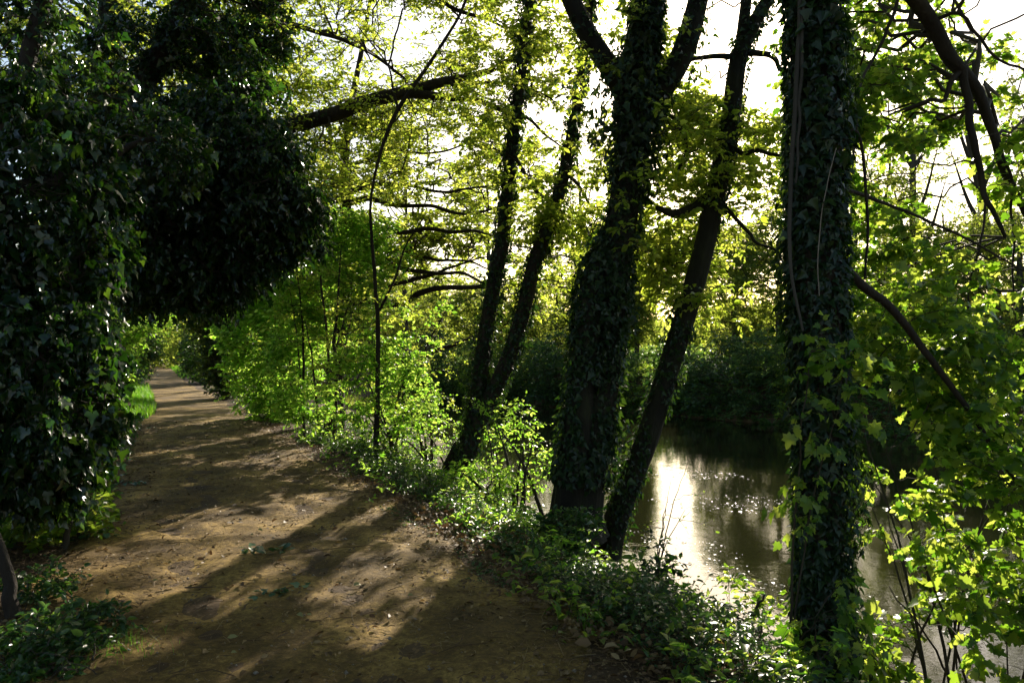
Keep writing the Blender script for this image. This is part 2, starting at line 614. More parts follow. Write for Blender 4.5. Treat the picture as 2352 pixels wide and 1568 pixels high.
ty = np.concatenate([np.arange(-3, 14, .06), np.arange(14, 40, .25), np.arange(40, 130, 1.)])
tu = np.linspace(0, 1, 70)
U_, Y_ = np.meshgrid(tu, ty)
eL = .10 * nB(Y_ * 1.3, 3.) + .06 * nC(Y_ * .7, 1.)
eR = .10 * nB(Y_ * 1.3, 9.) + .06 * nC(Y_ * .7, 5.)
xl, xr = XL(Y_) + eL, XR(Y_) + eR - .02
X_ = xl + (xr - xl) * U_
edge = np.minimum(U_, 1 - U_) * (xr - xl)
Z_ = ground_z(X_, Y_) + .012 * sm(edge / .15) - .010 * (edge < .02)
near = sm((18 - Y_) / 8)
Z_ = Z_ + near * sm(edge / .2) * (-.02 * np.exp(-((U_ - .36 - .05 * np.sin(Y_ * .7)) / .07) ** 2) - .02 * np.exp(-((U_ - .68 - .04 * np.sin(Y_ * .6 + 2)) / .08) ** 2) + .010 * nC(X_ * 1.2, Y_ * 1.2) + .0035 * nD(X_, Y_))
idx = np.arange(X_.size).reshape(X_.shape)
q = np.stack([idx[:-1, :-1], idx[:-1, 1:], idx[1:, 1:], idx[1:, :-1]], -1).reshape(-1, 4)
g = mesh_obj('path', np.stack([X_, Y_, Z_], -1).reshape(-1, 3), [q], M['path'], smooth=True)
tag(g, 'beaten earth footpath dappled with sunlight', None, kind='structure')

# river
m, nt, out = new_mat('river_water')
tc = nt.nodes.new('ShaderNodeTexCoord')
n1 = noise_node(nt, 3.0, 3, .5, tc.outputs['Object'])
n2 = noise_node(nt, 24, 3, .6, tc.outputs['Object'])
ad = nt.nodes.new('ShaderNodeMath'); ad.operation = 'MULTIPLY_ADD'; ad.inputs[1].default_value = .12
nt.links.new(n2.outputs[0], ad.inputs[0]); nt.links.new(n1.outputs[0], ad.inputs[2])
bp = nt.nodes.new('ShaderNodeBump'); bp.inputs['Strength'].default_value = .06; bp.inputs['Distance'].default_value = .05
nt.links.new(ad.outputs[0], bp.inputs['Height'])
b = nt.nodes.new('ShaderNodeBsdfPrincipled')
b.inputs['Base Color'].default_value = (.012, .012, .005, 1)
b.inputs['Roughness'].default_value = .008
b.inputs['IOR'].default_value = 1.36
nt.links.new(bp.outputs[0], b.inputs['Normal'])
nt.links.new(b.outputs[0], out.inputs[0])
M['water'] = m
wx = np.linspace(-160, 60, 23); wy = np.linspace(-40, 320, 37)
X, Y = np.meshgrid(wx, wy)
idx = np.arange(X.size).reshape(X.shape)
q = np.stack([idx[:-1, :-1], idx[:-1, 1:], idx[1:, 1:], idx[1:, :-1]], -1).reshape(-1, 4)
g = mesh_obj('river', np.stack([X, Y, X * 0 - 1.5], -1).reshape(-1, 3), [q], m)
tag(g, 'murky brown river mirroring the sky', None, kind='structure')



def skel(*lim):
    return np.vstack([np.hstack([c, r[:, None]]) for c, r in lim])


def build_tree(name, label, cat, limbs, fol=None, group=None, bark='bark', ivy=None, sides=18, amp=.07, leafmat='spring',
               flare=.35, extra=None, trunk_label=None, limb_s=10, limb_name='limb'):
    """limbs[0] is the trunk; the others are limb parts.  ivy: list of (limb index, dens, size, out, tuft, hole)"""
    base = limbs[0][0][0].copy()
    root = thing(name, base, label, cat, group)
    V, f = bark_tube(*limbs[0], s=sides, amp=amp, seed=int(rng.integers(9999)), flare=flare)
    mesh_obj('trunk', V, f, M[bark], root, True, base)
    for c, r in limbs[1:]:
        V, f = bark_tube(c, r, s=limb_s, amp=amp * .8, seed=int(rng.integers(9999)))
        mesh_obj(limb_name, V, f, M[bark], root, True, base)
    if fol:
        W, Lg = Geo(), Geo()
        for kw in fol:
            kw = dict(kw)
            only = kw.pop('limbs', None)
            ls_ = limbs if only is None else [limbs[i] for i in only]
            t0 = kw.pop('t0', .35)
            sk_ = skel(*[(c[int(len(c) * (t0 if c is limbs[0][0] else .15)):], r[int(len(c) * (t0 if c is limbs[0][0] else .15)):]) for c, r in ls_])
            a, b_ = foliage(sk_, **kw)
            for G, H in ((W, a), (Lg, b_)):
                for v, n0 in zip(H.V, [0]):
                    pass
                G.add(np.vstack(H.V), [np.asarray(x) for x in H.F])
        W.build('branches', M['twig' if bark != 'bankwood' else 'bankwood'], root, base)
        Lg.build('crown', M[leafmat], root, base)
    if ivy:
        G = Geo()
        for it in ivy:
            i, dens, size, outw, tuft, hole = it[:6]
            c, r = limbs[i]
            kw = it[6] if len(it) > 6 else {}
            G.add(*ivy_coat(c, r, dens, size, outw, tuft=tuft, hole=hole, **kw))
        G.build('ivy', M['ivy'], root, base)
    return root, base


LB = lambda *s: list(s)
# ================================================================== bank trees
# T1: ivy trunk in the right foreground
t1 = [limb([(1892, 1720, 4.6, .17), (1888, 1400, 4.55, .135), (1885, 1100, 4.5, .125), (1880, 800, 4.5, .138), (1876, 500, 4.5, .142),
            (1872, 250, 4.5, .142), (1868, 0, 4.5, .135), (1862, -300, 4.5, .13), (1850, -800, 4.6, .11), (1830, -1300, 4.8, .06)]),
      limb([(1866, -60, 4.52, .085), (1900, -170, 4.9, .08), (1990, -140, 5.6, .075), (2085, -25, 6.2, .068), (2150, 60, 6.4, .064), (2190, 140, 6.5, .062),
            (2240, 205, 6.6, .05), (2280, 300, 6.7, .042), (2320, 420, 6.8, .036), (2400, 600, 7.0, .02)], wob=.012),
      limb([(2212, 160, 6.5, .038), (2225, 230, 6.45, .034), (2228, 300, 6.4, .032), (2248, 380, 6.4, .028), (2262, 460, 6.4, .024), (2310, 540, 6.4, .014)], wob=.01),
      limb([(2205, 165, 6.5, .026), (2165, 205, 6.4, .02), (2125, 240, 6.3, .014), (2040, 262, 6.2, .008)], wob=.02),
      limb([(1930, 600, 4.5, .03), (1975, 650, 4.6, .030), (2040, 705, 4.7, .027), (2110, 790, 4.8, .024), (2180, 880, 4.9, .020), (2250, 980, 5., .017), (2340, 1120, 5.1, .012)], wob=.008),
      limb([(1870, 425, 4.6, .016), (2000, 455, 5.2, .013), (2120, 505, 5.6, .011), (2250, 560, 5.8, .009), (2380, 640, 6, .006)], wob=.012),
      limb([(2262, 460, 6.4, .012), (2248, 560, 6.3, .010), (2232, 680, 6.2, .008), (2246, 800, 6.1, .004)], wob=.03),
      limb([(2300, 350, 6.7, .014), (2335, 470, 6.6, .011), (2322, 600, 6.5, .009), (2340, 760, 6.4, .004)], wob=.03),
      limb([(2070, -40, 6.1, .016), (2010, 110, 5.9, .012), (1962, 260, 5.7, .009), (1940, 400, 5.6, .004)], wob=.03),
      limb([(2140, 50, 6.4, .018), (2230, 60, 6.2, .014), (2300, 150, 6.1, .011), (2370, 165, 6.0, .008)], wob=.03),
      limb([(1875, 460, 4.35, .012), (1960, 300, 4.4, .010), (1995, 480, 4.5, .009), (1992, 640, 4.5, .007)], wob=.01),
      ]
root, base = build_tree('ivy_covered_tree', 'nearest tall straight trunk wrapped in dark ivy at the right of the picture', 'tree', t1,
    fol=[dict(ells=[E(2190, 60, 7.2, 350, 400, 1.9, 800)], tw=6, clump=.26, m=7, ls=.060, tmpl=MAPLE, hole=(.25, 31, 1.8), limbs=[1, 2, 3, 5, 6, 7, 8, 9], flat=.4, droop=.25, r0=.014, r1=.005),
         dict(ells=[E(2180, 540, 6.9, 260, 260, 1.4, 330)], tw=5, clump=.24, m=6, ls=.064, tmpl=MAPLE, hole=(.15, 32, 2.2), limbs=[1, 2, 3, 5], flat=.4, droop=.3, r0=.012, r1=.004),
         dict(ells=[E(1870, -900, 5.0, 900, 380, 2.6, 330), E(1100, -1100, 4.6, 900, 300, 2.5, 260)], tw=4, clump=.5, m=7, ls=.13, tmpl=OVAL, hole=(-.1, 33, 1.5), limbs=[0], t0=.6)],  # second clump is out of view over the path, added to darken its shade
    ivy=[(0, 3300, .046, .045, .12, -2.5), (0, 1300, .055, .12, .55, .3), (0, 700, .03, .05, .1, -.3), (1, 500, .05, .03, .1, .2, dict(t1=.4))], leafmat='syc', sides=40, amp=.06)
# woody creeper stems on it
G = Geo()
for pts in ([(1838, -40, 4.35, .013), (1832, 150, 4.335, .014), (1822, 330, 4.335, .013), (1812, 500, 4.335, .012), (1822, 640, 4.335, .010), (1840, 760, 4.335, .007)],
            [(1846, -40, 4.335, .009), (1838, 200, 4.325, .009), (1828, 420, 4.325, .007)]):
    c, r = limb(pts, 30, wob=.004)
    G.add(*tubes(c[None], r[None], 8))
G.build('creeper_stem', M['bankwood'], root, base, True)
c, r = limb([(1921, 340, 4.27, .0018), (1898, 430, 4.25, .0030), (1885, 500, 4.25, .0032), (1880, 600, 4.26, .0028), (1882, 680, 4.27, .0015)], 24, wob=.003)
G = Geo(); G.add(*tubes(c[None], r[None], 6)); o = G.build('pale_stem', M['pale'], root, base, True)

# T2: big forked trunk
t2 = [limb([(1322, 1225, 9.2, 0.351), (1328, 1150, 9.2, 0.315), (1352, 1000, 9.2, 0.288), (1382, 820, 9.2, 0.248), (1402, 640, 9.2, 0.239), (1428, 510, 9.2, 0.194),
            (1448, 360, 9.2, 0.184), (1460, 240, 9.2, 0.211), (1478, 100, 9.2, 0.171), (1492, -40, 9.2, 0.153), (1505, -300, 9.3, 0.126), (1525, -700, 9.5, 0.072)]),
      limb([(1305, 1180, 9.0, .20), (1324, 1000, 8.95, .19), (1340, 850, 8.95, .165), (1352, 720, 8.98, .15), (1362, 640, 9.05, .15), (1385, 575, 9.15, .10)]),
      limb([(1458, 275, 9.2, .15), (1425, 195, 9.2, .14), (1380, 125, 9.2, .12), (1345, 70, 9.2, .115), (1312, 0, 9.2, .11), (1280, -90, 9.2, .095), (1220, -300, 9.3, .05)]),
      limb([(1468, 290, 9.2, .17), (1510, 220, 9.2, .16), (1550, 160, 9.2, .15), (1582, 85, 9.2, .145), (1604, 0, 9.2, .13), (1625, -100, 9.2, .12), (1680, -400, 9.5, .06)]),
      ]
build_tree('forked_tree', 'thickest mossy trunk in the middle, forking into three limbs above its ivy', 'tree', t2,
    fol=[dict(ells=[E(1450, -620, 9.5, 750, 380, 3.4, 380), E(750, -700, 8.5, 600, 300, 3, 240)], tw=4, clump=.5, m=6, ls=.11, tmpl=OVAL, hole=(.1, 41, 1.2), t0=.8),  # second clump extends the unseen crown over the path to cut sky light
         dict(ells=[E(1440, 330, 9.3, 210, 340, 1.0, 80)], tw=5, clump=.24, m=6, ls=.07, tmpl=OVAL, hole=(-.2, 42, 1.5), t0=.4, limbs=[0, 2, 3], r0=.008)],
    ivy=[(0, 750, .07, .07, .30, -.5, dict(t0=.10, t1=.75)), (0, 600, .065, .05, .2, -2, dict(t0=.06, t1=.62)), (1, 850, .075, .07, .26, -.6, dict(t0=.12)), (0, 700, .08, .22, .7, .1, dict(t0=.06, t1=.65)), (0, 300, .07, .06, .3, 0, dict(t0=.55, t1=1)), (3, 380, .07, .06, .3, 0), (2, 160, .07, .04, .2, .1)],
    bark='bark_moss', sides=56, amp=.075, flare=.3)

# T3: leaning trunk
t3 = [limb([(1392, 1275, 9.7, 0.168), (1412, 1200, 9.7, 0.155), (1440, 1120, 9.7, 0.147), (1488, 1000, 9.7, 0.143), (1530, 860, 9.7, 0.139), (1577, 715, 9.7, 0.134), (1618, 560, 9.7, 0.130),
            (1646, 430, 9.7, 0.126), (1676, 280, 9.7, 0.118), (1698, 130, 9.7, 0.105), (1735, 50, 9.7, 0.084), (1775, -30, 9.7, 0.076), (1850, -250, 9.7, 0.042)]),
      limb([(1698, 140, 9.7, .085), (1708, 50, 9.7, .075), (1716, -40, 9.7, .07), (1722, -300, 9.7, .04)]),
      limb([(1622, 455, 9.7, .075), (1590, 480, 9.6, .066), (1550, 492, 9.5, .055), (1500, 480, 9.4, .03)], wob=.02),
      limb([(1650, 455, 9.7, .03), (1700, 515, 9.6, .024), (1752, 565, 9.5, .018), (1805, 625, 9.4, .01)], wob=.03),
      limb([(1668, 320, 9.7, .04), (1700, 345, 9.6, .03), (1745, 352, 9.5, .026), (1830, 352, 9.4, .012)], wob=.02),
      limb([(1702, 122, 9.7, .045), (1660, 124, 9.6, .038), (1600, 132, 9.5, .028), (1560, 150, 9.4, .015)], wob=.015),
      limb([(1702, 122, 9.7, .045), (1745, 122, 9.6, .04), (1772, 132, 9.5, .036), (1792, 160, 9.4, .02)], wob=.01),
      limb([(1560, 390, 9.9, .03), (1575, 330, 9.9, .028), (1540, 270, 9.9, .022), (1500, 215, 9.9, .015)], wob=.02)]
build_tree('leaning_tree', 'slender mossy trunk leaning right behind the forked tree', 'tree', t3,
    fol=[dict(ells=[E(1640, 430, 10.4, 230, 230, 1.5, 380), E(1660, 640, 10.1, 180, 120, 1.2, 180), E(1530, 200, 10.6, 80, 160, 1, 70), E(1690, 300, 10.9, 150, 120, .9, 110), E(1560, 500, 10.6, 90, 140, .8, 70)], tw=6, clump=.24, m=7, ls=.07, tmpl=OVAL, hole=(-.1, 51, 1.8), t0=.35, r0=.012, r1=.004),
         dict(ells=[E(1850, -420, 10.5, 450, 260, 2.4, 150)], tw=4, clump=.5, m=6, ls=.10, tmpl=OVAL, hole=(.2, 52, 1.2), t0=.85)],
    ivy=[(0, 650, .06, .06, .26, -.3, dict(t0=.02, t1=.9)), (0, 260, .065, .12, .4, .4), (2, 200, .06, .04, .2, 0)], bark='bark_moss', sides=40, amp=.06)

# T4: twin slim trunks
t4a = limb([(1052, 1135, 11.5, .17), (1068, 1060, 11.5, .16), (1086, 980, 11.5, .135), (1100, 880, 11.5, .122), (1116, 760, 11.5, .12), (1135, 650, 11.5, .115), (1156, 540, 11.5, .11),
            (1166, 430, 11.5, .098), (1180, 300, 11.5, .088), (1195, 180, 11.5, .08), (1214, 20, 11.5, .07), (1232, -150, 11.5, .055), (1250, -400, 11.5, .03)])
t4b = limb([(1064, 1075, 11.4, .12), (1105, 960, 11.4, .135), (1150, 865, 11.4, .125), (1194, 745, 11.4, .12), (1228, 605, 11.4, .115), (1275, 475, 11.4, .105), (1303, 365, 11.4, .095),
            (1325, 240, 11.4, .085), (1341, 130, 11.4, .075), (1356, 0, 11.4, .065), (1372, -160, 11.4, .05), (1390, -400, 11.5, .03)])
t4c = limb([(1012, 1115, 11.9, .09), (1028, 1070, 11.8, .08), (1052, 1018, 11.6, .065)])
t4d = limb([(1165, 330, 11.5, .03), (1215, 420, 11.3, .026), (1265, 470, 11.2, .02), (1330, 510, 11.1, .012)], wob=.03)
t4e = limb([(1300, 400, 11.4, .03), (1360, 470, 11.5, .022), (1420, 500, 11.6, .012)], wob=.03)
build_tree('twin_stemmed_tree', 'pair of slim ivy clad stems rising in a narrow V from one base', 'tree', [t4a, t4b, t4c, t4d, t4e],
    fol=[dict(ells=[E(1250, 250, 11.8, 240, 340, 1.6, 400), E(1290, 620, 11.5, 130, 150, 1.0, 150)], tw=6, clump=.25, m=8, ls=.062, tmpl=OVAL, hole=(-.1, 61, 1.8), t0=.4, r0=.011, r1=.004),
         dict(ells=[E(1250, -430, 12, 520, 300, 2.4, 170)], tw=4, clump=.5, m=6, ls=.10, tmpl=OVAL, hole=(.1, 62, 1.2), t0=.85)],
    ivy=[(0, 900, .06, .06, .24, -.8), (1, 850, .06, .06, .24, -.7), (0, 250, .065, .12, .35, .2), (1, 220, .065, .12, .35, .2), (2, 200, .05, .03, .1, .1)], sides=14, amp=.06, limb_name='stem')

# T5: spreading tree with layered limbs reaching out over the water
t5 = [limb([(770, 1010, 16, .19), (775, 850, 16, .17), (790, 700, 16, .155), (800, 560, 16, .14), (790, 420, 16, .11), (800, 280, 16, .08), (830, 120, 16, .05), (860, -60, 16, .03)]),
      limb([(795, 690, 16, .08), (860, 694, 15.5, .075), (935, 690, 15.2, .07), (1005, 666, 15, .055), (1085, 664, 14.8, .045), (1170, 655, 14.6, .035), (1300, 662, 14.4, .015)], wob=.03),
      limb([(800, 520, 16, .065), (870, 520, 15.5, .06), (920, 536, 15.2, .05), (1000, 525, 15, .04), (1100, 540, 14.8, .028), (1260, 560, 14.5, .012)], wob=.04),
      limb([(800, 590, 16, .065), (880, 600, 15.5, .055), (950, 622, 15.2, .045), (1040, 628, 15, .035), (1130, 640, 14.8, .022), (1230, 625, 14.6, .012)], wob=.04),
      limb([(795, 470, 16, .06), (880, 462, 15.6, .05), (960, 480, 15.3, .04), (1060, 492, 15, .03), (1180, 470, 14.8, .018), (1300, 450, 14.6, .008)], wob=.04),
      limb([(800, 560, 16, .055), (890, 572, 15.8, .045), (980, 580, 15.5, .035), (1090, 612, 15.3, .02), (1200, 600, 15, .01)], wob=.04),
      limb([(800, 640, 16, .05), (880, 652, 15.6, .045), (990, 640, 15.3, .035), (1070, 600, 15, .02), (1180, 580, 14.8, .008)], wob=.04),
      limb([(800, 440, 16, .05), (900, 420, 15.6, .042), (1000, 436, 15.3, .03), (1120, 420, 15, .02), (1240, 440, 14.8, .008)], wob=.04),
      limb([(800, 380, 16, .045), (870, 350, 15.6, .035), (980, 350, 15.3, .025), (1100, 330, 15, .015), (1200, 350, 14.8, .008)], wob=.04),
      limb([(800, 330, 16, .05), (720, 330, 15.5, .035), (640, 350, 15.2, .02), (560, 390, 15, .01)], wob=.04),
      limb([(780, 840, 16, .06), (850, 800, 15.6, .05), (930, 830, 15.3, .045), (1010, 800, 15, .04), (1085, 770, 14.8, .025), (1160, 735, 14.6, .012)], wob=.04)]
build_tree('spreading_tree', 'bright green tree on the bank with layered limbs reaching out level over the water', 'tree', t5,
    fol=[dict(ells=[E(970, 440, 16.6, 310, 210, 1.5, 430), E(1110, 590, 16.2, 250, 110, 1.2, 170)], tw=6, clump=.34, m=8, ls=.085, tmpl=DIAMOND, hole=(-.25, 71, 1.6), t0=.25, flat=.2, r0=.05, r1=.014, sag=.14, rt=.005),
         dict(ells=[E(780, 570, 15.6, 230, 240, 2.0, 130), E(740, 320, 15.6, 220, 160, 1.6, 170)], tw=6, clump=.38, m=8, ls=.085, tmpl=DIAMOND, hole=(-.6, 72, 1.4), t0=.25, flat=.3, r0=.02, r1=.006)],
    leafmat='spring', sides=14)

# T6: tall tree left of the path sending a long limb across the sky
t6 = [limb([(130, 960, 13.5, .36), (150, 750, 13.5, .32), (190, 520, 13.5, .30), (230, 300, 13.5, .28), (260, 50, 13.5, .25), (280, -200, 13.5, .2), (300, -500, 13.5, .12)]),
      limb([(215, 440, 13.5, .2), (400, 380, 13.4, .17), (540, 330, 13.3, .155), (640, 296, 13.2, .145), (760, 262, 13.1, .13), (870, 226, 13, .12), (960, 205, 13, .105), (1010, 190, 13, .085),
            (1080, 172, 13, .06), (1150, 150, 13, .05), (1230, 120, 13, .03), (1330, 100, 13, .015)], wob=.02),
      limb([(900, 218, 13, .085), (980, 216, 12.9, .08), (1060, 232, 12.8, .05), (1130, 244, 12.7, .042), (1190, 268, 12.6, .03), (1260, 320, 12.5, .018), (1340, 380, 12.4, .008)], wob=.025),
      limb([(240, 240, 13.5, .16), (400, 120, 13.2, .13), (560, 40, 13, .11), (650, -10, 12.9, .1), (760, -120, 12.8, .07), (900, -200, 12.7, .03)], wob=.02),
      limb([(560, 55, 13, .06), (660, 50, 12.9, .045), (760, 80, 12.8, .035), (870, 130, 12.7, .028), (930, 190, 12.6, .02), (945, 250, 12.6, .012)], wob=.03),
      limb([(1010, 190, 13, .04), (1040, 200, 12.9, .035), (1100, 190, 12.8, .03), (1190, 200, 12.6, .022), (1300, 250, 12.5, .01)], wob=.03),
      limb([(440, 350, 13.4, .06), (560, 300, 13, .05), (480, 200, 12.6, .045), (560, 196, 12.5, .03)], wob=.03),
      limb([(650, -10, 12.9, .07), (800, -60, 12.9, .06), (950, -30, 12.9, .05), (1060, 30, 12.8, .035), (1160, 60, 12.7, .02)], wob=.03)]
build_tree('overhanging_tree', 'large tree left of the path whose long dark limb crosses the bright sky', 'tree', t6,
    fol=[dict(ells=[E(830, 120, 13, 340, 200, 2.0, 620), E(1090, 130, 12.8, 210, 190, 1.6, 230), E(740, 350, 13, 270, 110, 1.6, 170)], tw=6, clump=.30, m=8, ls=.064, tmpl=DIAMOND, hole=(-.1, 81, 1.9), limbs=[1, 2, 3, 4, 5, 7], flat=.4, r0=.026, r1=.009),
         dict(ells=[E(250, 60, 14, 420, 260, 2.4, 760), E(500, -350, 13.5, 700, 260, 3, 260)], tw=6, clump=.36, m=8, ls=.09, tmpl=DIAMOND, hole=(-.3, 82, 1.6), limbs=[0, 1, 3], r0=.02, r1=.006)],
    ivy=[(0, 420, .07, .08, .4, -.8), (1, 260, .06, .05, .25, -.1, dict(t1=.5)), (3, 200, .06, .05, .25, .1, dict(t1=.6)), (6, 120, .05, .02, .08, .2)], leafmat='spring', sides=18)

# S1: thin sapling whose top leans right
s1 = [limb([(862, 1060, 11, .045), (866, 900, 11, .038), (868, 760, 11, .034), (863, 660, 11, .030), (854, 550, 11, .024), (852, 450, 11, .020), (876, 345, 11, .024), (915, 250, 11, .032),
            (985, 150, 11, .027), (1042, 60, 11, .022), (1075, -10, 11, .022), (1110, -120, 11, .01)], wob=.004),
      limb([(868, 720, 11, .02), (905, 640, 11, .016), (935, 560, 11, .012), (975, 500, 11, .006)], wob=.015),
      limb([(915, 250, 11, .02), (900, 190, 11, .016), (880, 140, 11, .012), (820, 60, 11, .006)], wob=.02)]
build_tree('sapling', 'tall thin dark sapling by the path whose top leans right across the big limb', 'sapling', s1,
    fol=[dict(ells=[E(850, 830, 11, 110, 200, 1.0, 90), E(940, 160, 11, 150, 150, .8, 40)], tw=4, clump=.26, m=6, ls=.042, tmpl=OVAL, hole=(-.3, 91, 2.), t0=.2, r0=.008, r1=.003, flat=.35)], sides=8, flare=.1)

# thin saplings in a row along the bank
def sapling(x, y, d, top, r, label, lean=0, group='thin saplings along the river bank', n=40, ls=.042):
    pts = [(x, y + 12, d, r), (x + lean * .2, y - (y - top) * .3, d, r * .85), (x + lean * .1, y - (y - top) * .6, d, r * .65), (x + lean, top, d, r * .2)]
    lm = [limb(pts, 24, wob=.012)]
    rt, b0 = build_tree('sapling', label, 'sapling', lm, fol=[dict(ells=[E(x + lean * .4, (y + top) / 2 - (y - top) * .1, d, (y - top) * .28, (y - top) * .45, .8, n)],
              tw=4, clump=.26, m=6, ls=ls, tmpl=OVAL, hole=(-.3, int(x), 2.), t0=.15, r0=.008, r1=.003, flat=.35)], sides=8, flare=.1, group=group)
    return rt


sapling(772, 1030, 12.2, 560, .035, 'straight sapling left of the tall leaning sapling, in bright leaves', 10)
sapling(925, 1010, 12.6, 640, .028, 'thin sapling just right of the tall leaning sapling', 25)
sapling(968, 985, 13.5, 690, .026, 'bent thin sapling at the water beside the shaded far bank', 70, n=26)
sapling(700, 1010, 13.5, 600, .03, 'thin sapling buried in the bright hedge', -20)

# ------------------------------------------------------------------ shrubs
def shrub(label, x, y, d, ells, stems=7, r=.03, mat='hedge', tmpl=OVAL, ls=.05, group=None, name='shrub', cat='shrub', top=.75, **kw):
    base = P(x, y, d)
    base[2] = float(ground_z(base[0], base[1])) - .03
    root = thing(name, base, label, cat, group)
    lims = []
    allc = sample_ell(ells, .1)
    hi = allc[np.argsort(-allc[:, 2] - rng.uniform(0, .8, len(allc)))[:max(stems * 2, int(len(allc) * top))]]
    G = Geo()
    for i in range(stems):
        tgt = hi[rng.integers(len(hi))]
        a = rng.uniform(0, 6.28)
        st = base + np.array([math.cos(a), math.sin(a), 0]) * rng.uniform(0, .15 + .04 * stems)
        mid = st * .55 + tgt * .45
        mid[2] = st[2] * .4 + tgt[2] * .6
        q = cat_rom(np.array([st, mid, tgt]), 14)
        q[1:-1] += rng.normal(size=(12, 3)) * .006
        rr = np.linspace(r, r * .25, 14) * rng.uniform(.6, 1.2)
        lims.append((q, rr))
    Pn = np.array([q for q, _ in lims]); Rn = np.array([x_ for _, x_ in lims])
    G.add(*tubes(Pn, Rn, 7))
    a, b_ = foliage(skel(*lims), ells, tmpl=tmpl, ls=ls, **kw)
    G.add(np.vstack(a.V), a.F)
    G.build('stems', M['twig'], root, base, True)
    b_.build('foliage', M[mat], root, base)
    return root


HG = 'sunlit shrubs along the right edge of the path'
shrub('sunlit shrub nearest along the right path edge, around the leaning sapling', 905, 1040, 11.5, [E(880, 900, 11.5, 140, 130, .9, 170), E(930, 760, 12, 120, 110, .9, 90)],
      tw=6, clump=.24, m=7, ls=.055, hole=(-.2, 3, 2.2), r0=.01, r1=.003, flat=.4, group=HG)
shrub('tall bright lime shrub crowding the path, second of the sunlit row', 745, 1030, 13.3, [E(740, 830, 13.3, 130, 195, 1.0, 430), E(740, 620, 13.6, 140, 150, 1.1, 330), E(850, 640, 13.9, 110, 150, .9, 150)],
      tw=6, clump=.23, m=8, ls=.060, hole=(-.05, 4, 1.7), r0=.012, r1=.004, group=HG)
shrub('broad lime shrub swelling over the path edge in full sun', 655, 985, 16.5, [E(635, 800, 16.5, 120, 185, 1.3, 520), E(650, 590, 16.8, 150, 160, 1.3, 420)],
      tw=6, clump=.27, m=8, ls=.070, hole=(-.15, 5, 1.4), r0=.014, r1=.005, group=HG)
shrub('bright shrub at the far end of the sunlit row beside the dark hedge', 625, 945, 20, [E(625, 800, 20, 65, 150, 1.3, 260), E(585, 670, 20.5, 90, 75, 1.2, 150)],
      tw=6, clump=.34, m=8, ls=.085, hole=(-.3, 6, 1.6), r0=.016, r1=.006, group=HG)
shrub('airy leafy shrub between the twin stems and the thick forked trunk', 1190, 1190, 10.0, [E(1190, 1040, 10, 90, 110, .6, 75), E(1150, 960, 10.3, 70, 50, .5, 22)],
      tw=4, clump=.24, m=6, ls=.045, hole=(-.3, 7, 2.2), r0=.009, r1=.003, flat=.4)
shrub('low light green shrub in front of the twin stems', 1095, 1180, 9.6, [E(1090, 1120, 9.6, 80, 70, .5, 60)],
      tw=4, clump=.2, m=6, ls=.05, hole=(-.6, 8, 2.2), r0=.009, r1=.003)
shrub('sparse yellow green shrub on the water edge left of the twin stems', 985, 1060, 12.5, [E(985, 970, 12.6, 80, 90, .8, 60)],
      tw=4, clump=.24, m=6, ls=.042, hole=(-.3, 9, 2.2), r0=.009, r1=.003)
shrub('dark leafy clump at the foot of the thick forked trunk', 1330, 1265, 7.9, [E(1320, 1215, 7.9, 75, 45, .4, 60)],
      tw=4, clump=.16, m=6, ls=.055, mat='bramble', tmpl=OVAL, hole=(-1, 10, 2.2), r0=.009, r1=.003)
shrub('ivy smothered stump by the bright water reflection', 1515, 1400, 7.2, [E(1512, 1310, 7.2, 42, 70, .3, 60)],
      tw=4, clump=.13, m=6, ls=.055, mat='ivy', tmpl=IVY5, hole=(-1.5, 10, 2.2), r0=.012, r1=.004, stems=4, name='ivy_stump')
shrub('low backlit bush against the white glitter on the water', 1690, 1590, 5.8, [E(1690, 1420, 5.8, 95, 85, .5, 46), E(1640, 1500, 5.6, 120, 50, .5, 34)],
      tw=4, clump=.17, m=5, ls=.048, mat='syc', tmpl=OVAL, hole=(-.4, 13, 2.6), r0=.008, r1=.003)
shrub('thin bare stemmed whips rising from the bank before the reflection', 1490, 1390, 7.8, [E(1520, 1120, 7.8, 90, 120, .5, 9), E(1600, 1100, 7.8, 60, 110, .4, 7)],
      tw=2, clump=.2, m=2, ls=.03, mat='syc', r0=.008, r1=.003, stems=4, r=.011, tiers=False)

# maple bush, right foreground
shrub('large broad leaved maple bush filling the lower right corner beside the ivy trunk', 2230, 1640, 5.4,
      [E(2190, 1130, 5.4, 260, 330, 1.0, 220), E(2230, 1450, 5.0, 240, 200, .8, 150), E(2080, 850, 5.3, 190, 190, .7, 110), E(2050, 1300, 5.2, 110, 260, .5, 110), E(2330, 700, 6.2, 150, 170, .8, 60)],
      stems=12, r=.013, mat='syc', tmpl=MAPLE, ls=.054, tw=5, clump=.22, m=8, hole=(.05, 14, 2.4), r0=.010, r1=.0035, flat=.4, droop=.3, shell=.0)
shrub('leafy maple sprouts hanging in front of the ivy trunk', 1800, 1700, 4.5,
      [E(1890, 880, 4.1, 70, 150, .12, 16), E(1900, 1450, 4.05, 90, 110, .12, 14), E(1860, 1130, 4.15, 45, 90, .1, 5)],
      stems=4, r=.010, mat='syc', tmpl=MAPLE, ls=.046, tw=3, clump=.18, m=5, r0=.006, r1=.0025, flat=.5, droop=.45, tiers=False)

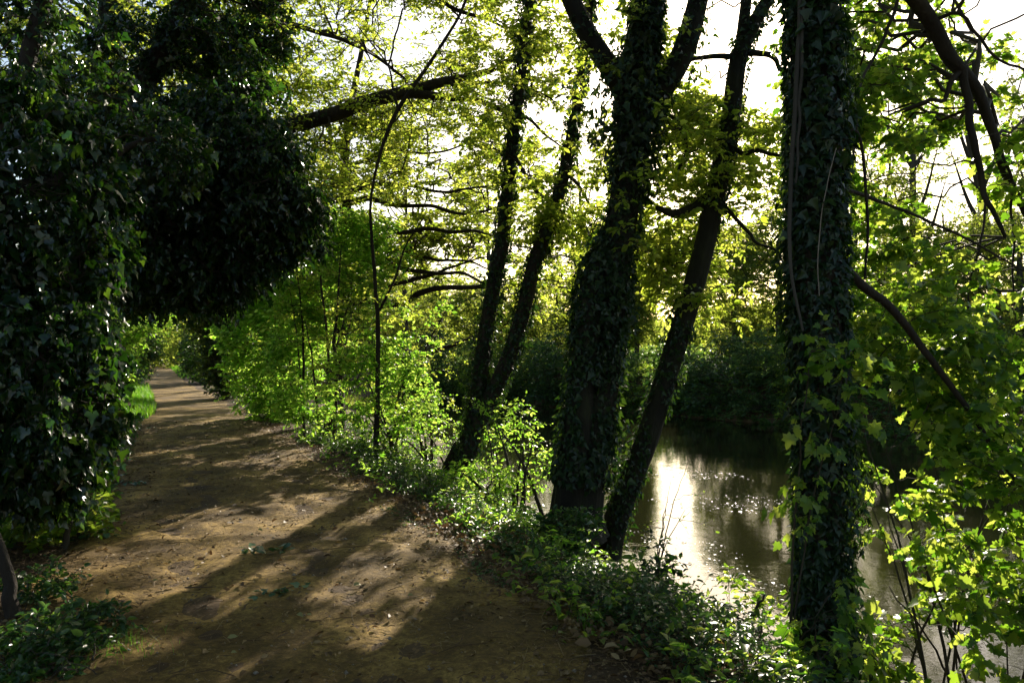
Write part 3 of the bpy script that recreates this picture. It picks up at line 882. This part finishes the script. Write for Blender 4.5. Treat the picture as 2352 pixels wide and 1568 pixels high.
# ------------------------------------------------------------------ left side ivy trees
i1 = [limb([(34, 1412, 4.4, .045), (22, 1350, 4.4, .036), (2, 1260, 4.45, .034), (-45, 1130, 4.6, .045), (-70, 950, 4.9, .065), (-60, 700, 5.2, .07), (-20, 400, 5.5, .07), (60, 150, 5.8, .06), (140, -150, 6, .05), (200, -400, 6.2, .03)], wob=.008),
      limb([(-55, 800, 5.1, .05), (40, 700, 5.4, .045), (120, 640, 5.6, .04), (200, 700, 5.7, .025), (230, 850, 5.7, .012)], wob=.02),
      limb([(-30, 500, 5.4, .05), (80, 420, 5.8, .045), (200, 380, 6.4, .04), (320, 330, 7, .025), (420, 330, 7.4, .012)], wob=.02)]
build_tree('ivy_smothered_tree', 'dark glossy ivy curtain hanging down the left edge, its thin stem at the bottom corner', 'tree', i1,
    fol=[dict(ells=[E(-300, -1250, 4.2, 1300, 260, 3.2, 620)], tw=5, clump=.45, m=7, ls=.13, tmpl=OVAL, hole=(-.4, 103, 1.2), t0=.8, limbs=[0], r0=.03),  # unseen crown above the camera, added to block sky light from overhead
         dict(ells=[E(80, 900, 5.5, 165, 290, .8, 520), E(60, 480, 5.7, 200, 330, .9, 520), E(-120, 760, 5.2, 150, 500, .9, 220)], tw=5, clump=.17, m=6, ls=.056, tmpl=IVY, hole=(-1.3, 101, 2.2), t0=.3, shell=.55, flat=1., droop=.9, up=.3, r0=.012, r1=.004, rt=.0015),
         dict(ells=[E(60, 170, 6.6, 190, 260, 1.0, 140), E(330, 330, 7.4, 140, 90, .7, 90)], tw=5, clump=.2, m=6, ls=.056, tmpl=IVY, hole=(.2, 102, 1.8), limbs=[0, 2], droop=.6, up=.4, r0=.012, r1=.004)],
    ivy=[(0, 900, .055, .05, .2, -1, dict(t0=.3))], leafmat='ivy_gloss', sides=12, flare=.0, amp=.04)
i2 = [limb([(150, 1010, 11, .22), (165, 800, 11, .2), (190, 600, 10.8, .19), (230, 420, 10.5, .17), (300, 250, 10.2, .14), (400, 60, 10, .1), (480, -150, 10, .06)]),
      limb([(195, 590, 10.8, .13), (300, 500, 10.4, .12), (420, 440, 10, .1), (530, 410, 9.8, .08), (640, 420, 9.6, .05), (710, 450, 9.5, .02)], wob=.03),
      limb([(250, 360, 10.4, .1), (380, 300, 10, .08), (500, 280, 9.8, .05), (600, 300, 9.6, .02)], wob=.03),
      limb([(300, 500, 10.4, .07), (380, 560, 10, .05), (470, 600, 9.8, .03), (540, 630, 9.6, .015)], wob=.03)]
build_tree('ivy_laden_tree', 'great black mass of ivy arching over the footpath and ending in mid picture', 'tree', i2,
    fol=[dict(ells=[E(410, 450, 9.9, 270, 195, 1.4, 620), E(560, 380, 9.6, 130, 110, .8, 260), E(610, 480, 9.6, 110, 90, .8, 170), E(670, 450, 9.5, 55, 45, .5, 50), E(440, 590, 9.8, 200, 100, .9, 260), E(500, 280, 9.7, 110, 70, .6, 90), E(540, 560, 9.7, 70, 60, .6, 50), E(240, 440, 9.2, 120, 240, .8, 240)] + [E(430 + 250 * math.cos(a_) * (1 + .12 * math.sin(a_ * 5)), 460 + 215 * math.sin(a_), 9.7, 42 + 20 * math.sin(a_ * 7), 46, .4, 16) for a_ in np.linspace(-1.9, 2.4, 22)], tw=5, clump=.27, m=7, ls=.068, tmpl=IVY5, hole=(-.75, 111, 2.6), shell=.1, flat=1., droop=.8, up=.35, r0=.02, r1=.005, rt=.002, limbs=[0, 1, 2, 3]),
         dict(ells=[E(380, 230, 10.2, 270, 190, 1.2, 560), E(520, 60, 11, 150, 120, .8, 200), E(560, -600, 9, 700, 330, 3, 420), E(330, 660, 9.9, 90, 60, .5, 40)], tw=5, clump=.22, m=6, ls=.07, tmpl=IVY5, hole=(.0, 112, 1.6), droop=.6, up=.4, r0=.02, r1=.005)],  # the high wide clump is unseen, added overhead to deepen shade below
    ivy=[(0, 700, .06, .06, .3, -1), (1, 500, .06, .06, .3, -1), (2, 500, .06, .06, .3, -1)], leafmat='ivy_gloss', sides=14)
shrub('sunlit hanging leaves under the ivy curtain at the left path edge', 120, 1290, 6.2, [E(120, 1195, 6.2, 110, 60, .6, 80)],
      tw=4, clump=.18, m=6, ls=.06, mat='syc', tmpl=OVAL, hole=(-.8, 17, 2.2), r0=.008, r1=.003)
shrub('pale leaved nettle clump in the lower left corner', 140, 1520, 4.0, [E(150, 1450, 3.95, 130, 55, .35, 60), E(100, 1520, 3.75, 120, 45, .3, 40)],
      tw=4, clump=.10, m=6, ls=.036, mat='bramble', tmpl=OVAL, hole=(-.8, 18, 3.), r0=.006, r1=.0025, r=.006, stems=14, name='nettle_clump', cat='plant')
shrub('small pale plant beside the thin stem on the left', 95, 1375, 4.7, [E(95, 1335, 4.7, 60, 35, .2, 26)],
      tw=4, clump=.08, m=6, ls=.034, mat='bramble', tmpl=OVAL, hole=(-1, 19, 3.), r0=.005, r1=.0025, r=.005, stems=7, name='nettle_clump', cat='plant')

# ------------------------------------------------------------------ tunnel at the end of the path
HL = 'shaded bushes closing in the far end of the path'
shrub('dark brown ivied hedge trunk leaning at the right of the shaded path', 525, 915, 23.5, [E(520, 815, 23.5, 40, 100, 1.0, 260), E(490, 715, 23.5, 55, 65, 1.0, 190), E(455, 640, 23.5, 80, 50, 1.0, 120)],
      tw=6, clump=.34, m=7, ls=.085, mat='ivy_old', tmpl=DIAMOND, hole=(-2, 20, 1.5), r0=.03, r1=.01, group=HL)
shrub('dark slim conical bush far down the right side of the path', 440, 868, 44, [E(440, 815, 44, 22, 55, .8, 90)],
      tw=6, clump=.4, m=7, ls=.12, mat='ivy', tmpl=DIAMOND, hole=(-2, 21, 1.5), r0=.03, r1=.01, group=HL)
shrub('lit green bush at the very end of the path', 390, 855, 62, [E(385, 790, 62, 60, 70, 3, 160), E(440, 740, 62, 90, 60, 3, 130)],
      tw=6, clump=.9, m=7, ls=.2, mat='far', tmpl=DIAMOND, hole=(-1, 22, .8), r0=.03, r1=.01, group=HL)
shrub('mid green bush on the right beyond the brown hedge', 480, 885, 34, [E(475, 800, 34, 50, 85, 1.8, 170), E(450, 700, 34, 80, 55, 2, 120)],
      tw=6, clump=.5, m=7, ls=.12, mat='bramble', tmpl=DIAMOND, hole=(-1, 23, 1.2), r0=.03, r1=.01, group=HL)
shrub('dark bush leaning in from the left far down the path', 300, 880, 30, [E(290, 800, 30, 55, 80, 1.6, 200), E(300, 690, 30, 80, 60, 1.6, 120)],
      tw=6, clump=.45, m=7, ls=.11, mat='bramble', tmpl=DIAMOND, hole=(-1.5, 24, 1.2), r0=.03, r1=.01, group=HL)
shrub('sunlit bush behind the ivy curtain on the left of the path', 225, 935, 19, [E(225, 800, 19, 75, 120, 1.3, 240), E(300, 700, 19, 80, 80, 1.2, 90)],
      tw=6, clump=.36, m=7, ls=.08, mat='hedge', tmpl=DIAMOND, hole=(-.8, 25, 1.6), r0=.02, r1=.007, group=HL)
for k, (x, d, h, lab) in enumerate([(330, 74, 7, 'dim bush closing the path far away left of the end'), (150, 30, 6, 'shaded bush behind the ivy column, second from the end'),
                                    (20, 22, 6, 'shaded bush behind the ivy at the left frame edge'), (-150, 14, 5, 'dark bush outside the left edge behind the ivy curtain'),
                                    (420, 90, 11, 'most distant bush over the end of the path'), (640, 45, 7, 'dim tall bush behind the sunlit row on the river side'),
                                    (760, 60, 9, 'dim far bush seen through the bright hedge'), (880, 62, 9, 'dim far bush behind the thin saplings')]):
    yb = HY + CZ * F / d
    hp = h * F / d
    shrub(lab, x, yb, d, [E(x, yb - hp * .5, d, hp * .5, hp * .52, h * .35, 230)], tw=6, clump=h * .11, m=6, ls=.05 + .0028 * d, mat='far' if x > 500 else 'brush' if d < 50 else 'hedge', tmpl=DIAMOND,
          hole=(-1, 30 + k, 1.2), r0=.04, r1=.012, group='background bushes beyond the path')

# ------------------------------------------------------------------ far bank
FB = 'bushes lining the far bank'
spots = [(905, 52), (985, 47), (1060, 44), (1135, 42), (1215, 41), (1300, 39), (1390, 37.5), (1480, 36), (1580, 34), (1680, 32.5), (1790, 31), (1900, 29.5), (2010, 28.5), (2130, 27), (2260, 25.5), (2400, 24.5), (2560, 24)]
near_words = ['behind the thin saplings', 'left of the pair of slim stems', 'just left of the twin stems', 'seen between the twin stems', 'right of the twin stems', 'left of the thick forked trunk',
              'behind the thick forked trunk', 'between forked and leaning trunks', 'right of the leaning trunk', 'at the clear dark water', 'just left of the near ivy trunk', 'behind the near ivy trunk',
              'just right of the near ivy trunk', 'behind the upper maple bush', 'behind the drooping branch on the right', 'at the right edge', 'past the right edge']
for k, ((x, d), nw) in enumerate(zip(spots, near_words)):
    yb = HY + (CZ + 1.3) * F / d
    h = 1.25 * [3.4, 3.8, 3.2, 3.0, 3.3, 3.6, 3.0, 1.9, 2.2, 3.4, 3.6, 3.4, 3.5, 3.8, 3.6, 3.5, 3.6][k]
    hp = h * F / d
    shrub('dark brambly bush on the far bank ' + nw, x, yb - 4, d + 1.2, [E(x, yb - hp * .42, d + 1.0, 2.1 * F / d, hp * .46, 1.5, 210), E(x, yb - .5 * F / d, d + .3, 2.2 * F / d, .5 * F / d, .6, 70)],
          tw=6, clump=.38, m=6, ls=.11, mat=('brush', 'bramble', 'brush', 'syc')[k % 4], tmpl=DIAMOND, hole=(-1.6, 60 + k, 1.3), r0=.03, r1=.008, group=FB, stems=6)

def bank_tree(label, x, d, h, w, r, mat='far', lean=0, n=200, ls=.16, crown=(.35, 1.), forks=2, hole=-.2, group='trees beyond the far bank', k=0):
    yb = HY + (CZ - .3) * F / d
    f = F / d
    tr = limb([(x, yb + 30, d, r * 1.15), (x + lean * .2 * f, yb - h * .3 * f, d, r * .9), (x + lean * .55 * f, yb - h * .6 * f, d, r * .6), (x + lean * f, yb - h * f, d, r * .15)], 24, wob=.05)
    ls2 = [tr]
    for i in range(forks + 2):
        t = rng.uniform(.35, .75)
        c, rr = tr
        p = c[int(t * len(c))]
        a = rng.uniform(0, 6.28)
        e = p + np.array([math.cos(a) * w * .7, math.sin(a) * w * .6, h * rng.uniform(.18, .34)])
        m_ = (p + e) / 2 + np.array([0, 0, -h * .03])
        q = cat_rom(np.array([p, m_, e]), 10)
        ls2.append((q, np.linspace(rr[int(t * len(c))] * .7, .02, 10)))
    cy = yb - h * (crown[0] + crown[1]) / 2 * f
    return build_tree('riverside_tree', label, 'tree', ls2, group=group, bark='bankwood', leafmat=mat, sides=10, amp=.05, flare=.1, limb_s=6,
        fol=[dict(ells=[E(x + lean * .5 * f, cy, d, w * f, h * (crown[1] - crown[0]) / 2 * f, w * .9, int(n * 1.5))], tw=5, clump=.75, m=8, ls=ls, tmpl=DIAMOND, hole=(hole, 200 + k, .9), t0=.3, r0=.05, r1=.014, rt=.006, flat=.5)])


FT = [(700, 62, 9, 4.5, .2, 'tree across the river behind the tall hedge on the left'),
      (860, 58, 9, 4.2, .2, 'pale green tree across the river behind the spreading tree'),
      (1010, 54, 6.8, 3.8, .18, 'rounded sunlit tree across the river left of the twin stems'),
      (1150, 52, 6.5, 3.6, .18, 'rounded sunlit tree across the river behind the twin stems'),
      (1280, 50, 6.3, 3.4, .18, 'low sunlit tree across the river left of the forked trunk'),
      (1385, 48, 9.5, 2.4, .18, 'sunlit tree across the river hidden by the forked trunk'),
      (1460, 46, 8.5, 1.0, .15, 'yellow green tree across the river between the forked and leaning trunks'),
      (1690, 42, 8.5, 2.2, .18, 'yellow green tree across the river right of the leaning trunk'),
      (1790, 40, 9.5, 2.4, .2, 'taller lit tree across the river left of the near ivy trunk'),
      (1960, 38, 13, 3.0, .2, 'tall airy tree across the river just right of the near ivy trunk')]
for k, (x, d, h, w_, r, lab) in enumerate(FT):
    bank_tree(lab, x, d, h, w_, r, n=260, ls=.17, crown=(.05, 1.), hole=-.9, k=k)
for k, (x, d, h, w_, lab) in enumerate([(930, 46, 15, 3.8, 'tall airy tree across the river behind the spreading tree'), (1120, 44, 14, 3.2, 'tall airy tree across the river behind the twin stems'),
                                   (1330, 43, 15, 3.4, 'tall airy tree across the river left of the forked trunk')]):
    bank_tree(lab, x, d, h, w_, .17, n=70, ls=.2, crown=(.3, 1.), hole=.1, k=40 + k)
bank_tree('tall bare topped tree with a dark straight trunk right of the near ivy trunk', 2110, 40, 19, 3.2, .26, lean=-.6, n=130, ls=.16, crown=(.25, 1.), hole=.1, k=20, forks=4)
bank_tree('tall tree with a leaning trunk seen through the drooping branch', 2300, 42, 20, 3.2, .33, lean=-3.0, n=130, ls=.16, crown=(.25, 1.), hole=.1, k=21, forks=4)
bank_tree('tall thin tree at the right edge across the river', 2420, 36, 17, 3.2, .2, lean=.5, n=150, ls=.16, crown=(.15, 1.), hole=-.2, k=22, forks=4)
bank_tree('thin pale tree between the ivy trunk and the dark straight trunk', 2030, 44, 19, 2.6, .13, lean=.4, n=80, ls=.15, crown=(.3, 1.), hole=.1, k=23, forks=3)
bank_tree('dense low tree across the river at the right, below the bare topped ones', 2170, 37, 8, 3.8, .2, n=260, ls=.17, crown=(.1, 1.), hole=-1, k=24)
bank_tree('dense low tree at the far right across the river', 2340, 33, 7.5, 3.8, .2, n=260, ls=.16, crown=(.1, 1.), hole=-1, k=25)

# far woods on the horizon
G = Geo()
n = 26000
a = rng.uniform(-1.15, 1.0, n)
R_ = rng.uniform(85, 170, n)
x_, y_ = np.sin(a) * R_, np.cos(a) * R_
hN = Noise(77, 20, .12)
hh = 6 + 2.0 * hN(x_, y_) - 2.6 * np.exp(-((a - .20) / .07) ** 2)
z_ = ground_z(x_, y_) + hh * rng.uniform(0, 1, n) ** .7
V, f = leaves(np.stack([x_, y_, z_], 1), runit(n), nrm(runit(n) + [0, 0, .4]), rng.uniform(.9, 2.0, n), IVY5)
G.add(V, f)
o = G.build('distant_woods', M['far'])
tag(o, 'distant woods closing the horizon', 'woods', kind='stuff')

# ------------------------------------------------------------------ ground cover
def cover(name, label, cat, pts, hmax, ls, mat, tmpl, per=5, up=1.3, cane=True, sd_=0):
    """low leafy plants: short bent canes with leaves; one mass"""
    n = len(pts)
    nz = Noise(500 + sd_, 18, 1.6)
    h = hmax * (.35 + .65 * sm((nz(pts[:, 0], pts[:, 1]) + 1.2) / 2.6)) * rng.uniform(.3, 1.1, n)
    base = np.stack([pts[:, 0], pts[:, 1], ground_z(pts[:, 0], pts[:, 1]) - .01], 1)
    K = 4
    d = runit(n); d[:, 2] = np.abs(d[:, 2]) + .9; d = nrm(d)
    Pn = np.zeros((n, K, 3)); Pn[:, 0] = base
    for i in range(1, K):
        d = nrm(d + rng.normal(size=d.shape) * .25 + np.array([0, 0, -.22 * i]))
        Pn[:, i] = Pn[:, i - 1] + d * (h * 1.15 / (K - 1))[:, None]
    G = Geo()
    if cane:
        G.add(*tubes(Pn, np.linspace(.0022, .0008, K)[None] * np.ones((n, 1)), 3))
    u = rng.uniform(.25, 1, (n, per)) * (K - 1)
    i0 = np.minimum(u.astype(int), K - 2); fr = (u - i0)[..., None]; ar = np.arange(n)[:, None]
    q = (Pn[ar, i0] * (1 - fr) + Pn[ar, i0 + 1] * fr).reshape(-1, 3)
    N = n * per
    ax = runit(N); ax[:, 2] *= .35
    nn = nrm(runit(N) * .75 + np.array([0, 0, up]))
    L_ = Geo(); L_.add(*leaves(q, nrm(ax), nn, ls * rng.lognormal(0, .3, N).clip(.4, 1.8), tmpl))
    o = L_.build(name, M[mat])
    tag(o, label, cat, kind='stuff')
    if cane:
        c = G.build('canes', M['twig'], o)
    return o


def band(n, y0, y1, f0, f1, pw=1.0, jit=.12):
    """points between path edge (0) and waterline (1)"""
    y = y0 + (y1 - y0) * rng.uniform(0, 1, n) ** pw
    f = rng.uniform(f0, f1, n)
    x = XR(y) + (XW(y) - XR(y)) * f + rng.normal(size=n) * jit * 0 + .10 * nB(y * 1.3, 2.)
    return np.stack([x, y], 1)


bp_ = np.vstack([band(15000, 3.0, 9, .10, .97), band(7500, 9, 14, .03, .97), band(6500, 14, 30, .02, .97)])
bn_ = Noise(909, 20, 2.6)(bp_[:, 0], bp_[:, 1])
bp_ = bp_[(bn_ + rng.normal(size=len(bp_)) * .4) > -.55]
cover('undergrowth', 'brambles and nettles covering the near river bank', 'undergrowth', bp_,
      .38, .036, 'bramble', OVAL, per=6)
pt = band(1500, 3.0, 16, .02, .9)
pt = pt[Noise(910, 20, 1.8)(pt[:, 0], pt[:, 1]) > .2]
cover('undergrowth', 'taller seedlings and nettles poking out of the brambles', 'undergrowth', pt, .6, .055, 'syc', OVAL, per=9, sd_=7)
ps = band(420, 3.2, 14, .02, .7)
cover('undergrowth', 'pale fresh nettle tops and umbels standing above the bank plants', 'undergrowth', ps, .75, .05, 'hedge', DIAMOND, per=16, sd_=9)
pe = band(4200, 3.0, 14, -.06, .3)
pe = pe[Noise(911, 20, 2.2)(pe[:, 0], pe[:, 1]) > .3]
cover('undergrowth', 'small weeds fraying the right path edge', 'undergrowth', pe, .12, .022, 'bramble', OVAL, per=6, sd_=8)
yl = 3.0 + 40 * rng.uniform(0, 1, 5200) ** 1.6
xl_ = XL(yl) - .02 - .6 * rng.exponential(1, 5200) + .06
kp = (yl > 8) | (xl_ < XL(yl) - .9)
cover('undergrowth', 'weeds and seedlings along the left side of the path', 'undergrowth', np.stack([xl_, yl], 1)[kp], .22, .045, 'bramble', OVAL, per=6, sd_=3)
yf = np.concatenate([rng.uniform(18, 60, 5000), rng.uniform(6, 36, 5000)])
cover('undergrowth', 'trailing weeds down to the water on the far bank', 'undergrowth', np.stack([XF(yf) + rng.uniform(-.25, 4.5, 10000), yf], 1), .8, .14, 'brush', OVAL, per=7, cane=False, sd_=4)


xo = rng.uniform(3.5, 26, 9000); yf = rng.uniform(8, 75, 9000)
cover('undergrowth', 'tall weeds on the level ground behind the far bank bushes', 'undergrowth', np.stack([XF(yf) + xo, yf], 1), 1.3, .26, 'brush', OVAL, per=7, cane=False, sd_=5)


def grass(name, label, pts, h, wdt=.004, lean=.35, mat='grass'):
    n = len(pts)
    K = 4
    base = np.stack([pts[:, 0], pts[:, 1], ground_z(pts[:, 0], pts[:, 1]) - .005], 1)
    a = rng.uniform(0, 6.28, n)
    out = np.stack([np.cos(a), np.sin(a), 0 * a], 1)
    hh = h * rng.uniform(.45, 1.2, n)
    t = np.linspace(0, 1, K)
    cen = base[:, None] + np.array([0, 0, 1.])[None, None] * (hh[:, None] * t * (1 - .25 * t))[..., None] + out[:, None] * (lean * rng.uniform(.2, 1.3, n)[:, None] * hh[:, None] * t ** 2)[..., None]
    sdv = np.stack([-np.sin(a), np.cos(a), 0 * a], 1)
    ww = wdt * (1 - t * .9)
    Lf = cen - sdv[:, None] * ww[None, :, None]
    Rt = cen + sdv[:, None] * ww[None, :, None]
    V = np.concatenate([Lf, Rt], 1).reshape(-1, 3)
    ix = np.arange(n)[:, None] * 2 * K
    fs = [np.stack([ix[:, 0] + i, ix[:, 0] + K + i, ix[:, 0] + K + i + 1, ix[:, 0] + i + 1], 1) for i in range(K - 1)]
    o = mesh_obj(name, V, [np.vstack(fs)], M[mat])
    return o


yg = rng.uniform(16.5, 30, 9000)
xg = XL(yg) - rng.uniform(-.15, 1.8, 9000)
o = grass('grass', '', np.stack([xg, yg], 1), .32, .007)
tag(o, 'bright sunlit grass verge on the left of the path', 'grass', kind='stuff')
yg = rng.uniform(40, 75, 3500)
o = grass('grass', '', np.stack([np.where(rng.uniform(size=3500) < .5, XL(yg) - rng.uniform(-.2, 2.5, 3500), XR(yg) + rng.uniform(-.2, 2, 3500)), yg], 1), .4, .02)
tag(o, 'sunlit grass at the far end of the path', 'grass', kind='stuff')
c = P(1355, 1443, 4.25)
o = grass('grass_tuft', '', c[None, :2] + rng.normal(size=(46, 2)) * np.array([.035, .03]), .13, .003, .8)
tag(o, 'small bright grass tuft on the right edge of the path', 'grass tuft')
c = P(250, 1490, 3.95)
o = grass('grass_tuft', '', c[None, :2] + rng.normal(size=(260, 2)) * np.array([.13, .12]), .10, .002, .6)
tag(o, 'fine soft grass tuft beside the nettles at the lower left', 'grass tuft')
c = P(40, 1560, 3.6)
o = grass('grass_tuft', '', c[None, :2] + rng.normal(size=(60, 2)) * np.array([.07, .06]), .12, .003, .8)
tag(o, 'grass tuft in the lower left corner of the picture', 'grass tuft')

# litter on path and verge
def litter_pts(n, y0, y1, edge=True):
    y = y0 + (y1 - y0) * rng.uniform(0, 1, n) ** 1.5
    u = rng.uniform(-.25, 1.2, n)
    if edge:
        k = rng.uniform(size=n) < .75
        e = rng.exponential(.13, n)
        u = np.where(k, np.where(rng.uniform(size=n) < .5, e - .12, 1.08 - e), u)
    return np.stack([XL(y) + u * WID(y), y], 1)


def gz(p):
    return ground_z(p[:, 0], p[:, 1]) + .012


p = litter_pts(13000, 2.8, 16)
n = len(p)
L_ = Geo()
nn = nrm(np.array([0, 0, 1.6]) + runit(n))
L_.add(*leaves(np.column_stack([p, gz(p) + .006]), nrm(runit(n) * [1, 1, .15]), nn, .024 * rng.lognormal(0, .45, n).clip(.3, 2), DIAMOND))
p = litter_pts(8000, 2.8, 15)
n = len(p)
p3 = litter_pts(900, 2.8, 16, False)
L_.add(*leaves(np.column_stack([p3, gz(p3) + .008]), nrm(runit(900) * [1, 1, .15]), nrm(np.array([0, 0, 1.3]) + runit(900)), .04 * rng.lognormal(0, .35, 900).clip(.4, 1.8), OVAL))
a = rng.uniform(0, 3.14, n); ln = .03 * rng.lognormal(0, .6, n)
dv = np.stack([np.cos(a), np.sin(a), rng.normal(size=n) * .08], 1) * ln[:, None]
bent = rng.normal(size=(n, 3)) * ln[:, None] * .12; bent[:, 2] = np.abs(bent[:, 2])
b0 = np.column_stack([p, gz(p) + .005])
Pn = np.stack([b0 - dv, b0 + bent, b0 + dv], 1)
L_.add(*tubes(Pn, np.array([[.0012, .0016, .0008]]) * rng.uniform(.6, 1.8, (n, 1)), 4))
o = L_.build('leaf_litter', M['dry'])
tag(o, 'brown leaf scraps and twiglets scattered over the path', 'leaf litter', kind='stuff')
p = litter_pts(5200, 2.8, 14, False)
n = len(p)
v8 = np.array([[1, 0, 0], [-1, 0, 0], [0, 1, 0], [0, -1, 0], [0, 0, .8], [0, 0, -.5]]) * .9
f8 = np.array([[0, 2, 4], [2, 1, 4], [1, 3, 4], [3, 0, 4], [2, 0, 5], [1, 2, 5], [3, 1, 5], [0, 3, 5]])
sz = .0042 * rng.lognormal(0, .65, n).clip(.3, 5)
V = (np.column_stack([p, gz(p)])[:, None] + v8[None] * (sz[:, None] * rng.uniform(.6, 1.2, (n, 3)))[:, None, :]).reshape(-1, 3)
o = mesh_obj('gravel', V, [(f8[None] + (np.arange(n) * 6)[:, None, None]).reshape(-1, 3)], M['pale'], smooth=True)
tag(o, 'tiny stones bedded in the footpath', 'gravel', kind='stuff')

# fallen ivy sprigs, single leaves, sticks
SP = 'fallen ivy sprigs lying on the path'
def sprig(x, y, w_, n, label, ang=0.):
    d = CZ * F / (y - HY)
    c = P(x, y, d); L = w_ / F * d
    k = np.linspace(-.5, .5, 9)
    q = np.stack([c[0] + k * L * math.cos(ang), c[1] + k * L * math.sin(ang) * 1.0 + .02 * np.sin(k * 9), 0 * k], 1)
    q[:, 2] = ground_z(q[:, 0], q[:, 1]) + .022 + .012 * np.abs(np.sin(k * 7))
    base = np.array([c[0], c[1], float(ground_z(c[0], c[1]))])
    root = thing('ivy_sprig', base, label, 'sprig', SP)
    G = Geo(); G.add(*tubes(q[None], np.full((1, 9), .0022), 5)); G.build('stem', M['vine'], root, base)
    i = rng.integers(0, 9, n)
    C = q[i] + rng.normal(size=(n, 3)) * [.03, .045, .006]
    C[:, 2] = np.maximum(C[:, 2], ground_z(C[:, 0], C[:, 1]) + .02)
    G = Geo(); G.add(*leaves(C, nrm(runit(n) * [1, 1, .3]), nrm(np.array([0, 0, 1.3]) + runit(n) * .8), .05 * rng.lognormal(0, .25, n), IVY))
    G.build('foliage', M['ivy_spr'], root, base)


M['ivy_spr'] = leaf_mat('fallen_ivy_leaf', [(.02, .06, .02), (.04, .10, .04), (.09, .15, .08)], [(.05, .15, .02), (.1, .25, .04)], .2, .3, .6)
sprig(612, 1264, 95, 34, 'dense fallen ivy sprig in the middle of the path')
sprig(648, 1354, 105, 22, 'stretched fallen ivy sprig, nearest the camera', .7)
sprig(300, 1113, 60, 16, 'small fallen ivy sprig at the left path edge, below the curtain')
sprig(332, 988, 60, 16, 'most distant fallen ivy sprig, left side of the path')
sprig(235, 1240, 90, 20, 'fallen ivy sprig at the left edge, level with the middle one', .2)
FL = 'pale fallen leaves on the path'
for x, y, s_, lab in [(812, 1344, .055, 'pale leaf right of the nearest ivy sprig'), (682, 1408, .06, 'yellowish leaf below the nearest ivy sprig'), (705, 1407, .03, 'small leaf beside the yellowish leaf'),
                      (522, 1467, .055, 'pale leaf low in the middle of the path, farther left'), (530, 1500, .03, 'tiny leaf below the lower pale leaf'), (936, 1364, .04, 'whitish leaf out in the middle right of the path'),
                      (592, 1218, .05, 'leaf above the dense ivy sprig'), (575, 1228, .035, 'small leaf just above the dense ivy sprig'), (350, 1330, .04, 'pale leaf on the shaded left of the path'), (980, 1235, .04, 'leaf close to the right verge')]:
    d = CZ * F / (y - HY); c = P(x, y, d)
    c[2] = float(ground_z(c[0], c[1])) + .022
    V, f = leaves(c[None], nrm(np.array([[1., rng.normal() * .5, 0.05]])), nrm(np.array([[.1, -.5, 1.]])), np.array([s_]), OVAL)
    V2 = V.copy(); V2[:, 2] -= .0015
    o = mesh_obj('fallen_leaf', np.vstack([V, V2]), [np.vstack([f, f[:, ::-1] + len(V)])], M['fallen'], base=None)
    tag(o, lab, 'leaf', FL)
for x, y, w_, r, a, lab in [(462, 1345, 70, .006, .15, 'broken forked stick lying on the left of the path'), (110, 1540, 170, .012, -.25, 'long dark stick under the nettles at the lower left'), (1060, 1470, 60, .003, 1.2, 'thin pale twig on the right half of the path')]:
    d = CZ * F / (y - HY); c = P(x, y, d); L = w_ / F * d
    k = np.linspace(-.5, .5, 8)
    q = np.stack([c[0] + k * L * math.cos(a), c[1] + k * L * math.sin(a), 0 * k], 1) + rng.normal(size=(8, 3)) * L * .012
    q[:, 2] = ground_z(q[:, 0], q[:, 1]) + .014 + r
    G = Geo(); G.add(*tubes(q[None], np.linspace(r, r * .4, 8)[None], 7))
    q2 = np.stack([q[3], q[3] + (q[5] - q[3]) * .6 + [0, L * .1, .02], q[3] + (q[6] - q[3]) * .8 + [0, L * .25, .03]])
    G.add(*tubes(q2[None], np.array([[r * .6, r * .4, r * .2]]), 6))
    o = G.build('stick', M['vine'], smooth=True)
    tag(o, lab, 'stick', 'sticks lying on the ground')

pw = band(5000, 3.0, 9, .0, .5)
L2 = Geo(); n = len(pw)
L2.add(*leaves(np.column_stack([pw, gz(pw) + .01 + .02 * rng.uniform(size=n)]), nrm(runit(n) * [1, 1, .3]), nrm(np.array([0, 0, 1.]) + runit(n)), .045 * rng.lognormal(0, .35, n).clip(.4, 2), OVAL))
o = L2.build('leaf_litter', M['dry'])
tag(o, 'dead brown leaves drifted under the bank plants', 'leaf litter', kind='stuff')

# floating blossom flecks on the river
n = 3200
y = rng.uniform(8, 19, n)
x = XW(y) + .9 + rng.uniform(0, 1, n) * 5.5
cl = Noise(88, 16, 1.1)(x, y) > .15
x, y = x[cl], y[cl]; n = len(x)
C = np.stack([x, y, np.full(n, -1.494)], 1)
V, f = leaves(C, nrm(runit(n) * [1, 1, 0] + 1e-4), np.tile([0, 0, 1.], (n, 1)), .026 * rng.lognormal(0, .6, n).clip(.3, 3), OVAL)
M['fleck'] = leaf_mat('blossom_fleck', [(.6, .58, .5), (.8, .78, .7)], [(.5, .5, .4), (.6, .6, .5)], .3, .5, .3)
V[:, 2] = np.maximum(V[:, 2], -1.495)
o = mesh_obj('floating_flecks', V, [f], M['fleck'])
tag(o, 'pale blossom flecks floating on the river', 'flecks', kind='stuff')

# ------------------------------------------------------------------ render settings
S.render.engine = 'CYCLES'
c_ = S.cycles
c_.max_bounces = 9
c_.diffuse_bounces = 6
c_.glossy_bounces = 3
c_.transmission_bounces = 4
c_.transparent_max_bounces = 4
c_.caustics_reflective = False
c_.caustics_refractive = False
c_.sample_clamp_indirect = 6
c_.use_denoising = True
c_.use_adaptive_sampling = True
c_.adaptive_threshold = .02
S.view_settings.view_transform = 'Standard'
S.view_settings.look = 'None'
S.view_settings.exposure = 1.35
S.view_settings.gamma = 1
